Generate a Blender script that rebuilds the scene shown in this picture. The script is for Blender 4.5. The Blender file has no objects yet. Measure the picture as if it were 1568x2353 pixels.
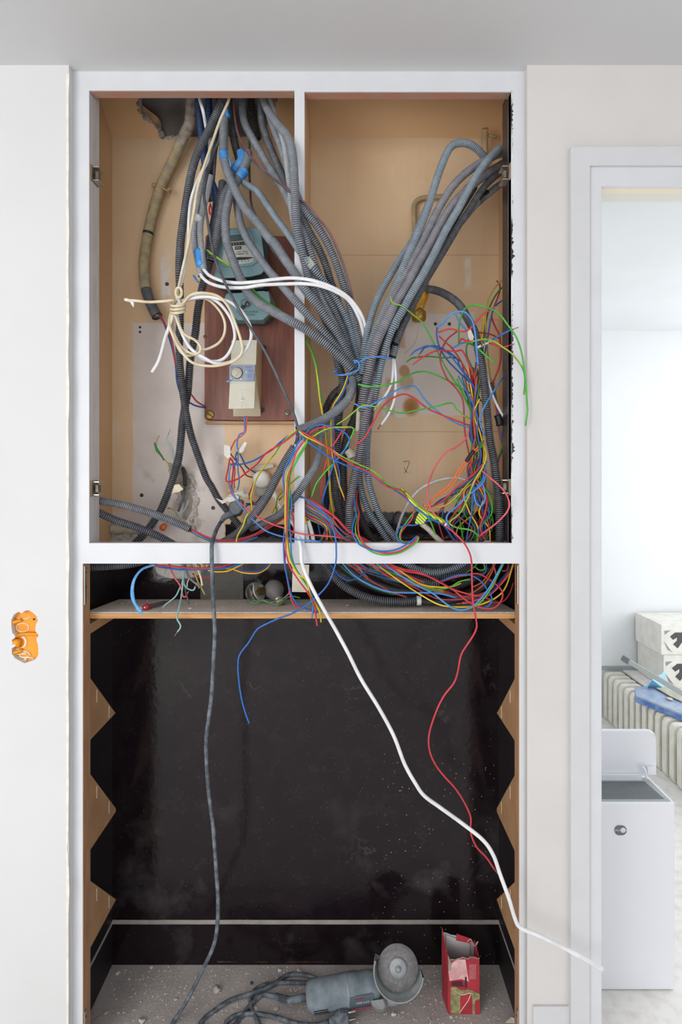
import bpy, bmesh, math, random
import numpy as np
from mathutils import Vector
# ---------------------------------------------------------------- camera, world, lights, exposure
SC = bpy.context.scene
COL = SC.collection
F, D0, VX, VY = 1300.0, 1.3, 786.0, 1085.0      # focal length in px, distance to the cupboard face, vanishing point
cam = bpy.data.objects.new('camera', bpy.data.cameras.new('camera'))
COL.objects.link(cam); SC.camera = cam
cam.location = (0, -D0, 0); cam.rotation_euler = (math.pi/2, 0, 0)
cam.data.sensor_fit = 'HORIZONTAL'; cam.data.sensor_width = 36; cam.data.lens = 36*F/1568
cam.data.shift_x = -(VX-784)/1568; cam.data.shift_y = -(1176.5-VY)/1568
cam.data.clip_start = .05
W = bpy.data.worlds.new('daylight'); SC.world = W; W.use_nodes = True
W.node_tree.nodes['Background'].inputs[0].default_value = (0.93, 0.965, 1.0, 1)
W.node_tree.nodes['Background'].inputs[1].default_value = 1.4
def area(name, loc, rot, sx, sy, power, col):
    l = bpy.data.lights.new(name, 'AREA'); l.shape = 'RECTANGLE'; l.size = sx; l.size_y = sy
    l.energy = power; l.color = col
    o = bpy.data.objects.new(name, l); COL.objects.link(o); o.location = loc; o.rotation_euler = rot
    return o
area('hall_window_light', (-2.0, -2.3, 0.05), (math.radians(90), 0, math.radians(-48)), 1.8, 2.0, 42, (1, .985, .965))
area('room_window_light', (2.35, .75, 0.1), (math.radians(90), 0, math.radians(90)), 1.6, 1.7, 12, (.93, .97, 1))
SC.view_settings.view_transform = 'Standard'; SC.view_settings.look = 'None'
SC.view_settings.gamma = 1; SC.view_settings.exposure = 0.5; SC.view_settings.use_curve_mapping = False
try: SC.cycles.max_bounces = 8; SC.cycles.diffuse_bounces = 5; SC.cycles.use_denoising = True
except Exception: pass
# ---------------------------------------------------------------- helpers
def P(px, py, mm):
    d = D0 + mm/1000.0
    return np.array(((px-VX)*d/F, mm/1000.0, (VY-py)*d/F))
def FL(px, py, h=0.0, z0=-1.35):          # point resting h metres above the floor, seen at px,py
    d = (-z0-h)*F/(py-VY)
    return np.array(((px-VX)*d/F, d-D0, z0+h))
def lin(h):
    h = h.lstrip('#'); c = [int(h[i:i+2], 16)/255 for i in (0, 2, 4)]
    return tuple(x/12.92 if x <= .04045 else ((x+.055)/1.055)**2.4 for x in c)
class E:                                   # tiny node expression
    nt = None
    def __init__(s, k): s.k = k
    @staticmethod
    def op(o, a, b=None, c=None):
        n = E.nt.nodes.new('ShaderNodeMath'); n.operation = o
        for i, v in enumerate((a, b, c)):
            if v is None: continue
            if isinstance(v, E): E.nt.links.new(v.k, n.inputs[i])
            else: n.inputs[i].default_value = v
        return E(n.outputs[0])
    def __add__(s, o): return E.op('ADD', s, o)
    def __radd__(s, o): return E.op('ADD', o, s)
    def __sub__(s, o): return E.op('SUBTRACT', s, o)
    def __rsub__(s, o): return E.op('SUBTRACT', o, s)
    def __mul__(s, o): return E.op('MULTIPLY', s, o)
    def __rmul__(s, o): return E.op('MULTIPLY', o, s)
    def clamp(s):
        r = E.op('ADD', s, 0.0); r.k.node.use_clamp = True; return r
def mn(a, b): return E.op('MINIMUM', a, b)
def mx(a, b): return E.op('MAXIMUM', a, b)
def noise(scale, detail=4, vec=None, rough=.55):
    n = E.nt.nodes.new('ShaderNodeTexNoise'); n.inputs['Scale'].default_value = scale
    n.inputs['Detail'].default_value = detail; n.inputs['Roughness'].default_value = rough
    if vec is None: vec = geo()
    E.nt.links.new(vec, n.inputs['Vector']); return E(n.outputs[0])
def geo(scale=None):
    tc = E.nt.nodes.new('ShaderNodeNewGeometry').outputs['Position']
    if scale is None: return tc
    m = E.nt.nodes.new('ShaderNodeMapping'); m.inputs['Scale'].default_value = scale
    E.nt.links.new(tc, m.inputs['Vector']); return m.outputs[0]
def objc(scale=(1,1,1)):
    tc = E.nt.nodes.new('ShaderNodeTexCoord').outputs['Object']
    m = E.nt.nodes.new('ShaderNodeMapping'); m.inputs['Scale'].default_value = scale
    E.nt.links.new(tc, m.inputs['Vector']); return m.outputs[0]
def xyz():
    s = E.nt.nodes.new('ShaderNodeSeparateXYZ'); E.nt.links.new(geo(), s.inputs[0])
    return E(s.outputs[0]), E(s.outputs[1]), E(s.outputs[2])
def voro(scale, vec=None):
    n = E.nt.nodes.new('ShaderNodeTexVoronoi'); n.inputs['Scale'].default_value = scale
    E.nt.links.new(vec if vec is not None else geo(), n.inputs['Vector']); return E(n.outputs['Distance'])
def mix(f, a, b):                           # colours: hex or socket
    n = E.nt.nodes.new('ShaderNodeMix'); n.data_type = 'RGBA'
    if isinstance(f, E): E.nt.links.new(f.k, n.inputs[0])
    else: n.inputs[0].default_value = f
    for i, v in ((6, a), (7, b)):
        if isinstance(v, str): n.inputs[i].default_value = lin(v)+(1,)
        else: E.nt.links.new(v, n.inputs[i])
    return n.outputs[2]
def boxm(u, v, x0, y0, x1, y1, s=2.0):
    a = mn(mn(u-x0, x1-u), mn(v-y0, y1-v))
    return (a*(1/s)+.5).clamp()
def elip(u, v, cx, cy, rx, ry, s=.15):
    a = (u-cx)*(1/rx); b = (v-cy)*(1/ry)
    r = E.op('SQRT', a*a+b*b)
    return ((1.0-r)*(1/s)+.5).clamp()
MATS = {}
def newmat(name):
    m = bpy.data.materials.new(name); m.use_nodes = True; MATS[name] = m
    E.nt = m.node_tree; return m, m.node_tree.nodes['Principled BSDF']
def setc(b, c, inp='Base Color'):
    if isinstance(c, str): b.inputs[inp].default_value = lin(c)+(1,)
    else: E.nt.links.new(c, b.inputs[inp])
def bump(b, h, strength=.3, dist=.002):
    n = E.nt.nodes.new('ShaderNodeBump'); n.inputs['Strength'].default_value = strength
    n.inputs['Distance'].default_value = dist
    E.nt.links.new(h.k, n.inputs['Height']); E.nt.links.new(n.outputs[0], b.inputs['Normal'])
def simple(name, c, rough=.55, c2=None, sc=30, bmp=0, metal=0, lo=.4, hi=.65, stretch=None, spec=None):
    m, b = newmat(name)
    if c2:
        n = noise(sc, 5, objc(stretch) if stretch else None)
        setc(b, mix(((n-lo)*(1/(hi-lo))).clamp(), c, c2))
        if bmp: bump(b, n, bmp)
    else:
        setc(b, c)
        if bmp: bump(b, noise(sc, 5), bmp)
    b.inputs['Roughness'].default_value = rough; b.inputs['Metallic'].default_value = metal
    if spec is not None: b.inputs['Specular IOR Level'].default_value = spec
    return m
def link(name, me, mats, parent, origin):
    for m in (mats if isinstance(mats, (list, tuple)) else [mats]): me.materials.append(MATS[m] if isinstance(m, str) else m)
    o = bpy.data.objects.new(name, me); COL.objects.link(o)
    if parent is not None:
        o.parent = parent; pw = Vector(parent['_w']) if '_w' in parent else Vector((0,0,0))
        o.location = Vector(origin)-pw
    else: o.location = origin
    o['_w'] = tuple(float(t) for t in origin)
    return o
def qmesh(name, V, Q, mats, parent=None, mi=None, smooth=True):
    V = np.asarray(V, float); Q = np.asarray(Q, int); c = (V.min(0)+V.max(0))/2
    me = bpy.data.meshes.new(name)
    me.vertices.add(len(V)); me.vertices.foreach_set('co', (V-c).astype(np.float32).ravel())
    me.loops.add(Q.size); me.loops.foreach_set('vertex_index', Q.ravel().astype(np.int32))
    me.polygons.add(len(Q)); me.polygons.foreach_set('loop_start', np.arange(0, Q.size, 4, dtype=np.int32))
    if mi is not None: me.polygons.foreach_set('material_index', np.asarray(mi, np.int32))
    me.polygons.foreach_set('use_smooth', np.full(len(Q), smooth))
    me.update(calc_edges=True); me.validate()
    return link(name, me, mats, parent, c)
def bobj(name, bm, mats, parent=None, smooth=False, bevel=0, seg=2):
    if bevel:
        bmesh.ops.bevel(bm, geom=[e for e in bm.edges], offset=bevel, segments=seg, affect='EDGES', profile=.6)
    bmesh.ops.recalc_face_normals(bm, faces=bm.faces)
    V = [v.co.copy() for v in bm.verts]
    c = Vector([(min(v[i] for v in V)+max(v[i] for v in V))/2 for i in range(3)])
    for v in bm.verts: v.co -= c
    if smooth:
        for f in bm.faces: f.smooth = True
    me = bpy.data.meshes.new(name); bm.to_mesh(me); bm.free()
    return link(name, me, mats, parent, c)
def bbox(bm, x0, x1, y0, y1, z0, z1, mi=0):
    vs = [bm.verts.new((x, y, z)) for x in (x0, x1) for y in (y0, y1) for z in (z0, z1)]
    for f in ((0,1,3,2), (4,6,7,5), (0,4,5,1), (2,3,7,6), (0,2,6,4), (1,5,7,3)):
        bm.faces.new([vs[i] for i in f]).material_index = mi
def box(name, x0, x1, y0, y1, z0, z1, m, parent=None, bevel=0, smooth=False):
    bm = bmesh.new(); bbox(bm, x0, x1, y0, y1, z0, z1)
    return bobj(name, bm, m, parent, bevel=bevel, smooth=smooth)
def pbox(name, a, b, y0, y1, m, parent=None, bevel=0, at=None):   # px corners a,b measured at depth y0 (mm)
    q = y0 if at is None else at
    p, r = P(a[0], a[1], q), P(b[0], b[1], q)
    return box(name, min(p[0],r[0]), max(p[0],r[0]), y0/1000, y1/1000, min(p[2],r[2]), max(p[2],r[2]), m, parent, bevel)
def prism(name, pts, n, m, parent=None, holes=(), bevel=0, mi_side=None):
    """flat outline (3-D points, coplanar) with optional holes, extruded along vector n"""
    bm = bmesh.new(); es = []
    for lp in [pts]+list(holes):
        vs = [bm.verts.new(p) for p in lp]
        es += [bm.edges.new((vs[i], vs[(i+1) % len(vs)])) for i in range(len(vs))]
    bmesh.ops.triangle_fill(bm, edges=es, use_beauty=True, use_dissolve=False)
    fs = list(bm.faces)
    r = bmesh.ops.extrude_face_region(bm, geom=fs)
    bmesh.ops.translate(bm, verts=[g for g in r['geom'] if isinstance(g, bmesh.types.BMVert)], vec=Vector(n))
    if mi_side is not None:
        bm.normal_update()
        nn = Vector(n).normalized()
        for f in bm.faces:
            if abs(f.normal.dot(nn)) < .5: f.material_index = mi_side
    return bobj(name, bm, m, parent, bevel=bevel)
def spline(pts, step):
    """Catmull-Rom through pts, resampled at equal arc steps"""
    p = np.asarray(pts, float)
    if len(p) == 2:
        n = max(2, int(np.linalg.norm(p[1]-p[0])/step)+1)
        return p[0]+(p[1]-p[0])*np.linspace(0, 1, n)[:, None]
    q = np.vstack([2*p[0]-p[1], p, 2*p[-1]-p[-2]]); out = []
    t = np.linspace(0, 1, 14, endpoint=False)[:, None]
    for i in range(len(p)-1):
        a, b, c, d = q[i], q[i+1], q[i+2], q[i+3]
        out.append(.5*((2*b)+(c-a)*t+(2*a-5*b+4*c-d)*t**2+(3*b-a-3*c+d)*t**3))
    out = np.vstack(out+[p[-1:]])
    s = np.concatenate([[0], np.cumsum(np.linalg.norm(np.diff(out, axis=0), axis=1))])
    n = max(3, int(s[-1]/step)+1); u = np.linspace(0, s[-1], n)
    return np.stack([np.interp(u, s, out[:, k]) for k in range(3)], 1)
def frames(C):
    T = np.gradient(C, axis=0); T /= np.maximum(np.linalg.norm(T, axis=1), 1e-9)[:, None]
    ref = np.array((0, 0, 1.)) if abs(T[0][2]) < .9 else np.array((1., 0, 0))
    n = np.cross(T[0], ref); n /= np.linalg.norm(n); N = [n]
    for i in range(1, len(C)):
        n = n-T[i]*np.dot(n, T[i]); n /= max(np.linalg.norm(n), 1e-9); N.append(n)
    N = np.array(N); return N, np.cross(T, N)
def rings(C, R, seg, N=None, B=None, flat=1.0):
    if N is None: N, B = frames(C)
    a = np.linspace(0, 2*np.pi, seg, endpoint=False)
    V = C[:, None, :]+R[:, None, None]*(np.cos(a)[None, :, None]*N[:, None, :]+flat*np.sin(a)[None, :, None]*B[:, None, :])
    n = len(C); i, j = np.meshgrid(np.arange(n-1), np.arange(seg), indexing='ij')
    Q = np.stack([i*seg+j, i*seg+(j+1) % seg, (i+1)*seg+(j+1) % seg, (i+1)*seg+j], -1).reshape(-1, 4)
    return V.reshape(-1, 3), Q
def wire(name, pts, r, mat, parent=None, seg=8, step=.005, twist=None, flat=1.0, taper=None):
    C = spline(pts, step); R = np.full(len(C), r)
    if taper: R = r*np.interp(np.linspace(0, 1, len(C)), [t[0] for t in taper], [t[1] for t in taper])
    C = np.vstack([C[:1], C, C[-1:]]); R = np.concatenate([[1e-5], R, [1e-5]])
    N, B = frames(C[1:-1]); N = np.vstack([N[:1], N, N[-1:]]); B = np.vstack([B[:1], B, B[-1:]])
    V, Q = rings(C, R, seg, N, B, flat)
    mi = None
    if twist is not None:
        i = np.repeat(np.arange(len(C)-1), seg); j = np.tile(np.arange(seg), len(C)-1)
        mi = (((j+np.floor(i*twist).astype(int)) % seg) < seg//2).astype(int)
    return qmesh(name, V, Q, mat, parent, mi)
def conduit(name, pts, r, mats, parent=None, seg=14, pitch=.0044, open_end=(False, False), phase=0):
    C0 = spline(pts, .002); s = np.concatenate([[0], np.cumsum(np.linalg.norm(np.diff(C0, axis=0), axis=1))])
    n = int(s[-1]/pitch); pitch = s[-1]/max(n, 1)
    k = np.arange(n)[:, None]*pitch; off = np.array([.0, .46, .6, .88])*pitch
    u = (k+off).ravel(); R = np.tile([r, r, r*.8, r*.8], n)
    u = np.append(u, s[-1]); R = np.append(R, r)
    C = np.stack([np.interp(u, s, C0[:, q]) for q in range(3)], 1)
    g = np.stack([np.gradient(np.interp(u, s, C0[:, q])) for q in range(3)], 1)
    mi = (np.tile([0, 0, 1, 1], n+1)[:len(C)-1]).copy()
    N, B = frames(C0); ui = np.interp(u, s, np.arange(len(C0))).astype(int); N, B = N[ui], B[ui]
    def ext(C, R, N, B, mi, end):
        t = C[-1]-C[-2] if end else C[0]-C[1]; t = t/max(np.linalg.norm(t), 1e-9)
        c = C[-1] if end else C[0]; nb = (N[-1], B[-1]) if end else (N[0], B[0])
        if open_end[end]: cc = [c, c-t*.03, c-t*.03]; rr = [r*.8, r*.78, 1e-5]; m3 = [0, 1, 1]
        else: cc = [c]; rr = [1e-5]; m3 = [1]
        cc = np.array(cc); rr = np.array(rr); NN = np.repeat(nb[0][None], len(cc), 0); BB = np.repeat(nb[1][None], len(cc), 0)
        if end: return np.vstack([C, cc]), np.append(R, rr), np.vstack([N, NN]), np.vstack([B, BB]), np.append(mi, m3)
        return np.vstack([cc[::-1], C]), np.append(rr[::-1], R), np.vstack([NN, N]), np.vstack([BB, B]), np.append(m3[::-1], mi)
    C, R, N, B, mi = ext(C, R, N, B, mi, 1); C, R, N, B, mi = ext(C, R, N, B, mi, 0)
    V, Q = rings(C, R, seg, N, B)
    return qmesh(name, V, Q, mats, parent, np.repeat(mi, seg))
def lathe(name, prof, origin, axis, m, parent=None, seg=32, mi=None):
    """prof: (distance along axis, radius)"""
    a = np.array(axis, float); a /= np.linalg.norm(a)
    C = np.array([np.array(origin)+a*t for t, _ in prof]); R = np.array([max(q, 1e-5) for _, q in prof])
    ref = np.array((0, 0, 1.)) if abs(a[2]) < .9 else np.array((1., 0, 0))
    n = np.cross(a, ref); n /= np.linalg.norm(n); b = np.cross(a, n)
    V, Q = rings(C, R, seg, np.repeat(n[None], len(C), 0), np.repeat(b[None], len(C), 0))
    o = qmesh(name, V, Q, m, parent, None if mi is None else np.repeat(mi, seg))
    return o
def empty(name, loc):
    o = bpy.data.objects.new(name, None); COL.objects.link(o); o.location = loc; o.empty_display_size = .02
    o['_w'] = tuple(float(t) for t in loc); return o
def tag(o, label=None, cat=None, group=None, kind=None):
    if label: o['label'] = label
    if cat: o['category'] = cat
    if group: o['group'] = group
    if kind: o['kind'] = kind
    return o
def st(o): o['kind'] = 'structure'; return o
def pts(s, default=0):
    """'x,y,d x,y x,y,d' : pixel, pixel, depth in mm; missing depths are interpolated"""
    a = [t.split(',') for t in s.split()]
    k = [i for i, t in enumerate(a) if len(t) > 2]
    dep = np.interp(range(len(a)), k, [float(a[i][2]) for i in k]) if k else [default]*len(a)
    return [P(float(t[0]), float(t[1]), dd) for t, dd in zip(a, dep)]
def rpx(r, p): return r*(np.mean([q[1] for q in p])+D0)/F
def text(name, s, size, loc, rot, m, parent, ext=.0003, align='CENTER'):
    cu = bpy.data.curves.new(name, 'FONT'); cu.body = s; cu.size = size; cu.extrude = ext; cu.align_x = align; cu.align_y = 'CENTER'
    o = bpy.data.objects.new(name, cu); COL.objects.link(o); cu.materials.append(MATS[m])
    bpy.context.view_layer.update()
    m2 = bpy.data.meshes.new_from_object(o.evaluated_get(bpy.context.evaluated_depsgraph_get()), preserve_all_data_layers=False, depsgraph=bpy.context.evaluated_depsgraph_get())
    bpy.data.objects.remove(o); bpy.data.curves.remove(cu)
    from mathutils import Euler
    m2.transform(Euler(rot).to_matrix().to_4x4()); m2.materials.clear()
    return link(name, m2, m, parent, [float(q) for q in loc])
rnd = random.Random(7)
# ---------------------------------------------------------------- materials
simple('white_wall', '#d8d8d9', .8, '#d5d5d5', 3, .05)
simple('warm_wall', '#d5d2cf', .8, '#d1cdca', 4, .05)
simple('ceiling_paint', '#d2d2d4', .85, '#cfcfd0', 2, .04)
simple('white_gloss', '#d8d9dd', .4, '#d4d5d9', 12, .05)
simple('white_gloss2', '#d2d2d4', .4, '#cfcfd1', 14, .05)
simple('jamb_grey', '#dcd8d7', .5, '#cdc8c6', 14, .1, stretch=(6, 6, 1))
simple('far_wall', '#e0e2e4', .8, '#dddfdf', 3)
simple('beige_lintel', '#e8dcc6', .7); simple('lintel_grey', '#dcd9cf', .7)
simple('brown_header', '#b98674', .6, '#ad9184', 18, .1)
simple('filler', '#efeae2', .8, '#e2d8cc', 40, .2)
simple('red_tag', '#a83a3c', .5)
def plaster_brown():
    m, b = newmat('recess_back')
    x, y, z = xyz(); n1 = noise(9, 6)-.5; n2 = noise(45, 5)-.5; n3 = noise(2.2, 3)-.5
    u = x*(F/1.55)+VX; v = VY-z*(F/1.55)
    un = u+n2*5+n1*6; vn = v+n2*5+n1*6
    tan = mix(((n3*2.2+n1*.7)+.5).clamp(), '#d6b590', '#e0c7a6')
    streak = noise(1, 5, geo((60, 1, 3)))
    tan = mix(((streak-.45)*1.2).clamp()*.5, tan, '#cda478')
    # pale smears on the paint
    tan = mix(boxm(un, vn, 370, 560, 392, 700, 8)*((noise(30)-.42)*5).clamp(), tan, '#d9cfc6')
    tan = mix(boxm(un, vn, 1068, 590, 1082, 665, 7)*((noise(25)-.35)*5).clamp(), tan, '#ddd0c0')
    tan = mix(boxm(un, vn, 235, 740, 305, 1100, 20)*((noise(14)-.52)*4).clamp(), tan, '#dcc9b2')
    tan = mix(boxm(un, vn, 890, 340, 925, 420, 20)*((noise(40)-.5)*4).clamp()*.7, tan, '#e0c8a6')
    # sheet seams
    for yy, x0 in ((586, 700), (992, 850), (735, 1000)):
        tan = mix(boxm(u, v+n1*2, x0, yy-.8, 1150, yy+.8, .6)*.5, tan, '#8a6a48')
    pl = mix((noise(12, 6)*1.6-.35).clamp(), '#cfc2bb', '#dfd6d0')
    dirt = ((noise(16, 8)-.56)*7).clamp()*boxm(un, vn, 340, 1040, 520, 1260, 60)
    pl = mix(dirt*.75, pl, '#8f857c')
    p1 = mx(boxm(un, vn, 305, 742, 472, 1300, 3), boxm(un, vn, 305, 960, 516, 1300, 3))
    p1 = mx(p1, boxm(un+n1*30, vn+n1*40, 225, 1175, 320, 1300, 6))
    p2 = boxm(un, vn+n1*26, 878, 722, 1092, 955, 2.5)
    c = mix(p1, tan, pl); c = mix(p2, c, mix((noise(7)*1.6-.3).clamp(), '#d3c6be', '#ded5cf'))
    st_ = mx(elip(un, vn, 945, 934, 19, 21, .5), mx(elip(un, vn, 930, 853, 12, 14, .35)*.8, elip(un, vn, 934, 878, 17, 18, .35)*.55))
    st_ = mx(st_, boxm(un, vn, 888, 870, 906, 955, 8)*.6); st_ = mx(st_, boxm(un, vn, 903, 762, 932, 800, 6)*.55)
    c = mix(st_, c, '#b07a38')
    dark = elip(un, vn, 945, 936, 9, 10, .8); c = mix(dark*.7, c, '#8c5a26')
    # black paint below, its brushed edge, plaster scars in it
    brush = noise(1, 4, geo((160, 1, 6)))-.5
    blk = boxm(u, v+brush*16, 694, 1176, 1200, 2600, 4)
    blk = mx(blk, boxm(un, vn, 518, 1205, 700, 1400, 3)); blk = mx(blk, boxm(u, v, 100, 1288, 1200, 2600, 2))
    lab = mix((noise(20, 6)*1.8-.6).clamp(), '#160f13', '#241c20')
    dust = ((noise(5, 6)-.55)*3).clamp()*boxm(u, v, 100, 1900, 1300, 2260, 160); lab = mix(dust*.35, lab, '#8a8684')
    sp = ((.10-voro(75))*60).clamp()*((noise(30)-.36)*6).clamp()
    dens = mx(boxm(u, v, 880, 1720, 1160, 2230, 90), .14)
    lab = mix((sp*dens).clamp(), lab, '#b8b4b2')
    sc = ((.012-E.op('ABSOLUTE', noise(6, 5)-.5))*160).clamp()*((noise(11)-.6)*9).clamp()
    lab = mix(sc*.12, lab, '#7d7876')
    scar = mx(elip(un+n1*8, vn, 222, 1345, 34, 62, .1), elip(un, vn, 412, 1306, 56, 24, .12))
    lab = mix(scar, lab, mix((noise(22, 6)*1.6-.4).clamp(), '#9c9388', '#b3aaa0'))
    lab = mix(boxm(u, v+n1*2, 100, 2114, 1300, 2124, 1.5), lab, mix((noise(50)*1.4-.3).clamp(), '#8e8882', '#aaa49e'))
    lab = mix(boxm(u, v+n1*4, 500, 2209, 1100, 2212, 2)*((noise(9)-.5)*4).clamp(), lab, '#6a523c')
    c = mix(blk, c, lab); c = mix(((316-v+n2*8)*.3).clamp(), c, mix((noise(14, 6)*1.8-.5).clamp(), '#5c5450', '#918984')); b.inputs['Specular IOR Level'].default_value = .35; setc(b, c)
    r = mix(blk, '#b0b0b0', '#5a5a5a'); E.nt.links.new(r, b.inputs['Roughness'])
    bump(b, noise(60, 6)+noise(7, 4)*2, .25, .002)
plaster_brown()
def recess_side():
    m, b = newmat('recess_side'); x, y, z = xyz()
    n1 = noise(9, 6)-.5; tan = mix((noise(4)*1.6-.3).clamp(), '#cda478', '#d8b58e')
    lab = mix((noise(20, 6)*1.8-.6).clamp(), '#181115', '#272024')
    sp = ((.07-voro(110))*60).clamp()*((noise(30)-.5)*6).clamp(); lab = mix(sp*.6, lab, '#9a9694')
    zz = z*1000.0
    lab = mix(mn((zz+1242)*.5, (-1229-zz)*.5).clamp(), lab, '#a39d97')
    blk = (((-205.0)-zz+n1*30)*.15).clamp(); setc(b, mix(blk, tan, lab)); b.inputs['Roughness'].default_value = .5
    bump(b, noise(60, 6), .2)
recess_side()
def dusty_floor():
    m, b = newmat('dusty_floor'); x, y, z = xyz()
    c = mix((noise(7, 8)*2-.5).clamp(), '#a39b98', '#c8bfba')
    c = mix(((noise(160, 3)-.52)*6).clamp()*.6, c, '#cdc6c0'); c = mix(((noise(3.2, 5)-.5)*3).clamp()*.6, c, '#6f6a6c')
    setc(b, c); b.inputs['Roughness'].default_value = .95; bump(b, noise(120, 6), .5, .003)
dusty_floor()
simple('white_floor', '#eeebe7', .8, '#dcd6cf', 30, .6, lo=.45, hi=.75)
def shelf_top():
    m, b = newmat('shelf_dust'); x, y, z = xyz()
    c = mix((noise(14, 8)*2-.5).clamp(), '#d2cbc4', '#ebe5dd'); c = mix(((noise(140)-.5)*6).clamp()*.4, c, '#8d847c')
    setc(b, c); b.inputs['Roughness'].default_value = .9; bump(b, noise(90, 6), .5, .002)
shelf_top()
def wood(name, a, bb, grain=(3, 3, .35), sc=30, rough=.6):
    m, b = newmat(name); n = noise(sc, 6, geo(grain)); c = mix(((n-.35)*2.6).clamp(), a, bb)
    setc(b, c); b.inputs['Roughness'].default_value = rough; bump(b, n, .12, .001)
wood('jamb_wood', '#c0946f', '#a57a5a')
wood('rack_wood', '#bd946c', '#a8805a', (1, 1, 1), 14)
wood('ply_edge', '#d09a60', '#a97440', (.6, 3, 12), 12)
wood('mahogany', '#8a5444', '#6a3e32', (4, 4, .5), 20, .4)
wood('far_wood', '#c9ae92', '#b3916f')
def black_jamb():
    m, b = newmat('black_jamb'); x, y, z = xyz()
    s = noise(1, 6, geo((40, 220, 8))); e = mx(((.006-y)*250.0).clamp(), (((.004-E.op('ABSOLUTE', y-.021))*300.0).clamp())*.6)
    c = mix((noise(20)*1.6-.4).clamp(), '#2b2226', '#443a3d'); c = mix(e*((s-.44)*9).clamp(), c, '#dfe0e4')
    setc(b, c); b.inputs['Roughness'].default_value = .35; bump(b, s, .2)
black_jamb()
CON = {}
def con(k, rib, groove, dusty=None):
    simple('rib_'+k, rib, .5, dusty or rib, 45, 0, lo=.45, hi=.7); simple('groove_shade_'+k, groove, .6)  # ribs dusty; groove colour has the shade between the ribs painted in
    CON[k] = ['rib_'+k, 'groove_shade_'+k]
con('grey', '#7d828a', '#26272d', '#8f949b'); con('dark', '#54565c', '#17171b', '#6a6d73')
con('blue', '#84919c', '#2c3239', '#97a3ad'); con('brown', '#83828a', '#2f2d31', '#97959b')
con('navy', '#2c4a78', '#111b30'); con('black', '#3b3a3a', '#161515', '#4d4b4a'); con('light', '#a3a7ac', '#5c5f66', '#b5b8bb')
simple('red', '#cf3a46', .4, '#b8323e', 25); simple('pink', '#de5f6a', .42, '#c94a58', 25); simple('maroon', '#a83640', .45)
simple('blue', '#2368bd', .4, '#2a5ea6', 25); simple('light_blue', '#4f8fd6', .42, '#3f7dc4', 25); simple('navy', '#1e4c92', .42)
simple('green', '#4fb43c', .42, '#3f9a34', 25); simple('dark_green', '#2f7a36', .45); simple('yellow', '#e3c02c', .42, '#c9a826', 25)
simple('gold', '#e8b41e', .42); simple('orange', '#e4703c', .42); simple('white', '#e9e9ec', .4, '#dad9db', 25)
simple('cream', '#e2d6bb', .45, '#cfbd97', 30); simple('dark_cable', '#4a4b50', .5, '#5f6167', 40); simple('black_cable', '#2b2b2e', .5, '#3e4044', 40)
simple('dusty_cable', '#464b52', .65, '#747d85', 60, .2); simple('teal', '#8db8b8', .5); simple('olive', '#a89a52', .5); simple('copper', '#c8795a', .35, metal=.8)
simple('grey_cable', '#8b8c90', .55, '#77797e', 40); simple('pale_cable', '#c9c2b2', .6, '#b5ae9f', 40)
simple('blue_tape', '#3f8fdc', .5, '#6aaeea', 60, .3); simple('white_tape', '#dcdcdc', .6, '#c9c8c6', 60, .3); simple('black_tape', '#232326', .5)
simple('pale_blue_tape', '#5aa0e0', .5, '#7cb8ec', 60, .4)
simple('cloth_pipe', '#a99a78', .9, '#8a8578', 60, .4); simple('cloth_band', '#b99a68', .9, '#9c8a68', 60, .3); simple('plaster_lump', '#a59a90', .95, '#6c655f', 50, .6)
simple('meter_blue', '#86aab2', .4, '#7a9ea6', 20); simple('meter_dark', '#4c6064', .5); simple('meter_face', '#cfcfc8', .5); simple('ink', '#2e3034', .5)
simple('chrome', '#c9c9c4', .3, metal=.9); simple('brass', '#b08a3c', .4, '#8f6a2a', 60, .2, metal=.6); simple('steel', '#8f8b82', .45, '#6d675c', 60, .2, metal=.7)
simple('breaker_body', '#cfccbd', .5, '#c6c2b2', 15); simple('breaker_side', '#c9bfa9', .55); simple('breaker_panel', '#9aa3b4', .5); simple('print_blue', '#4a72b8', .5)
simple('white_plastic', '#e4e3e0', .45, '#d2cfc8', 25, .1); simple('old_white', '#d3cec2', .55, '#b5ad9c', 35, .2); simple('pale_green', '#a8ab98', .7, '#c4bfb0', 30, .3)
simple('plug_black', '#4b5258', .55, '#626a70', 50, .2); simple('valve_yellow', '#dd9c18', .5, '#c08420', 40, .2); simple('tan_pipe', '#b49a72', .6, '#8f8468', 30, .1)
simple('orange_box', '#f09c10', .5, '#e08e0c', 20); simple('plaster_smear', '#e8dccb', .9, '#f0d9b4', 60, .3)
simple('grinder', '#69747c', .7, '#879197', 40, .2, lo=.35, hi=.7); simple('grinder_metal', '#a0a4a5', .55, '#8b9092', 40, .2, metal=.4); simple('disc', '#6f6d6e', .9, '#838080', 120, .4)
simple('grinder_label', '#4e5a64', .6); simple('letter_red', '#a8343c', .6); simple('letter_grey', '#b8bcc0', .6)
simple('card_red', '#b8323e', .6, '#a02c38', 30); simple('card_brown', '#a09a8e', .85, '#8a8276', 40); simple('card_inside', '#b4b3b1', .8); simple('card_green', '#7d7a52', .85, '#a8a070', 90); simple('card_pale', '#cf9a9a', .85, '#e0bcb8', 50)
simple('card_dark', '#4a2226', .7)
simple('dehum_white', '#e4e5ea', .35); simple('dehum_grey', '#a3a9aa', .4); simple('slot_dark', '#5c6264', .6); simple('logo_grey', '#6f7276', .5)
simple('radiator', '#e6e3d8', .4, '#d9d5c8', 20); simple('carton', '#e4e1da', .7, '#d8d4cb', 20); simple('carton_print', '#4a4a4a', .6); simple('carton_print2', '#8f9498', .6)
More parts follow.
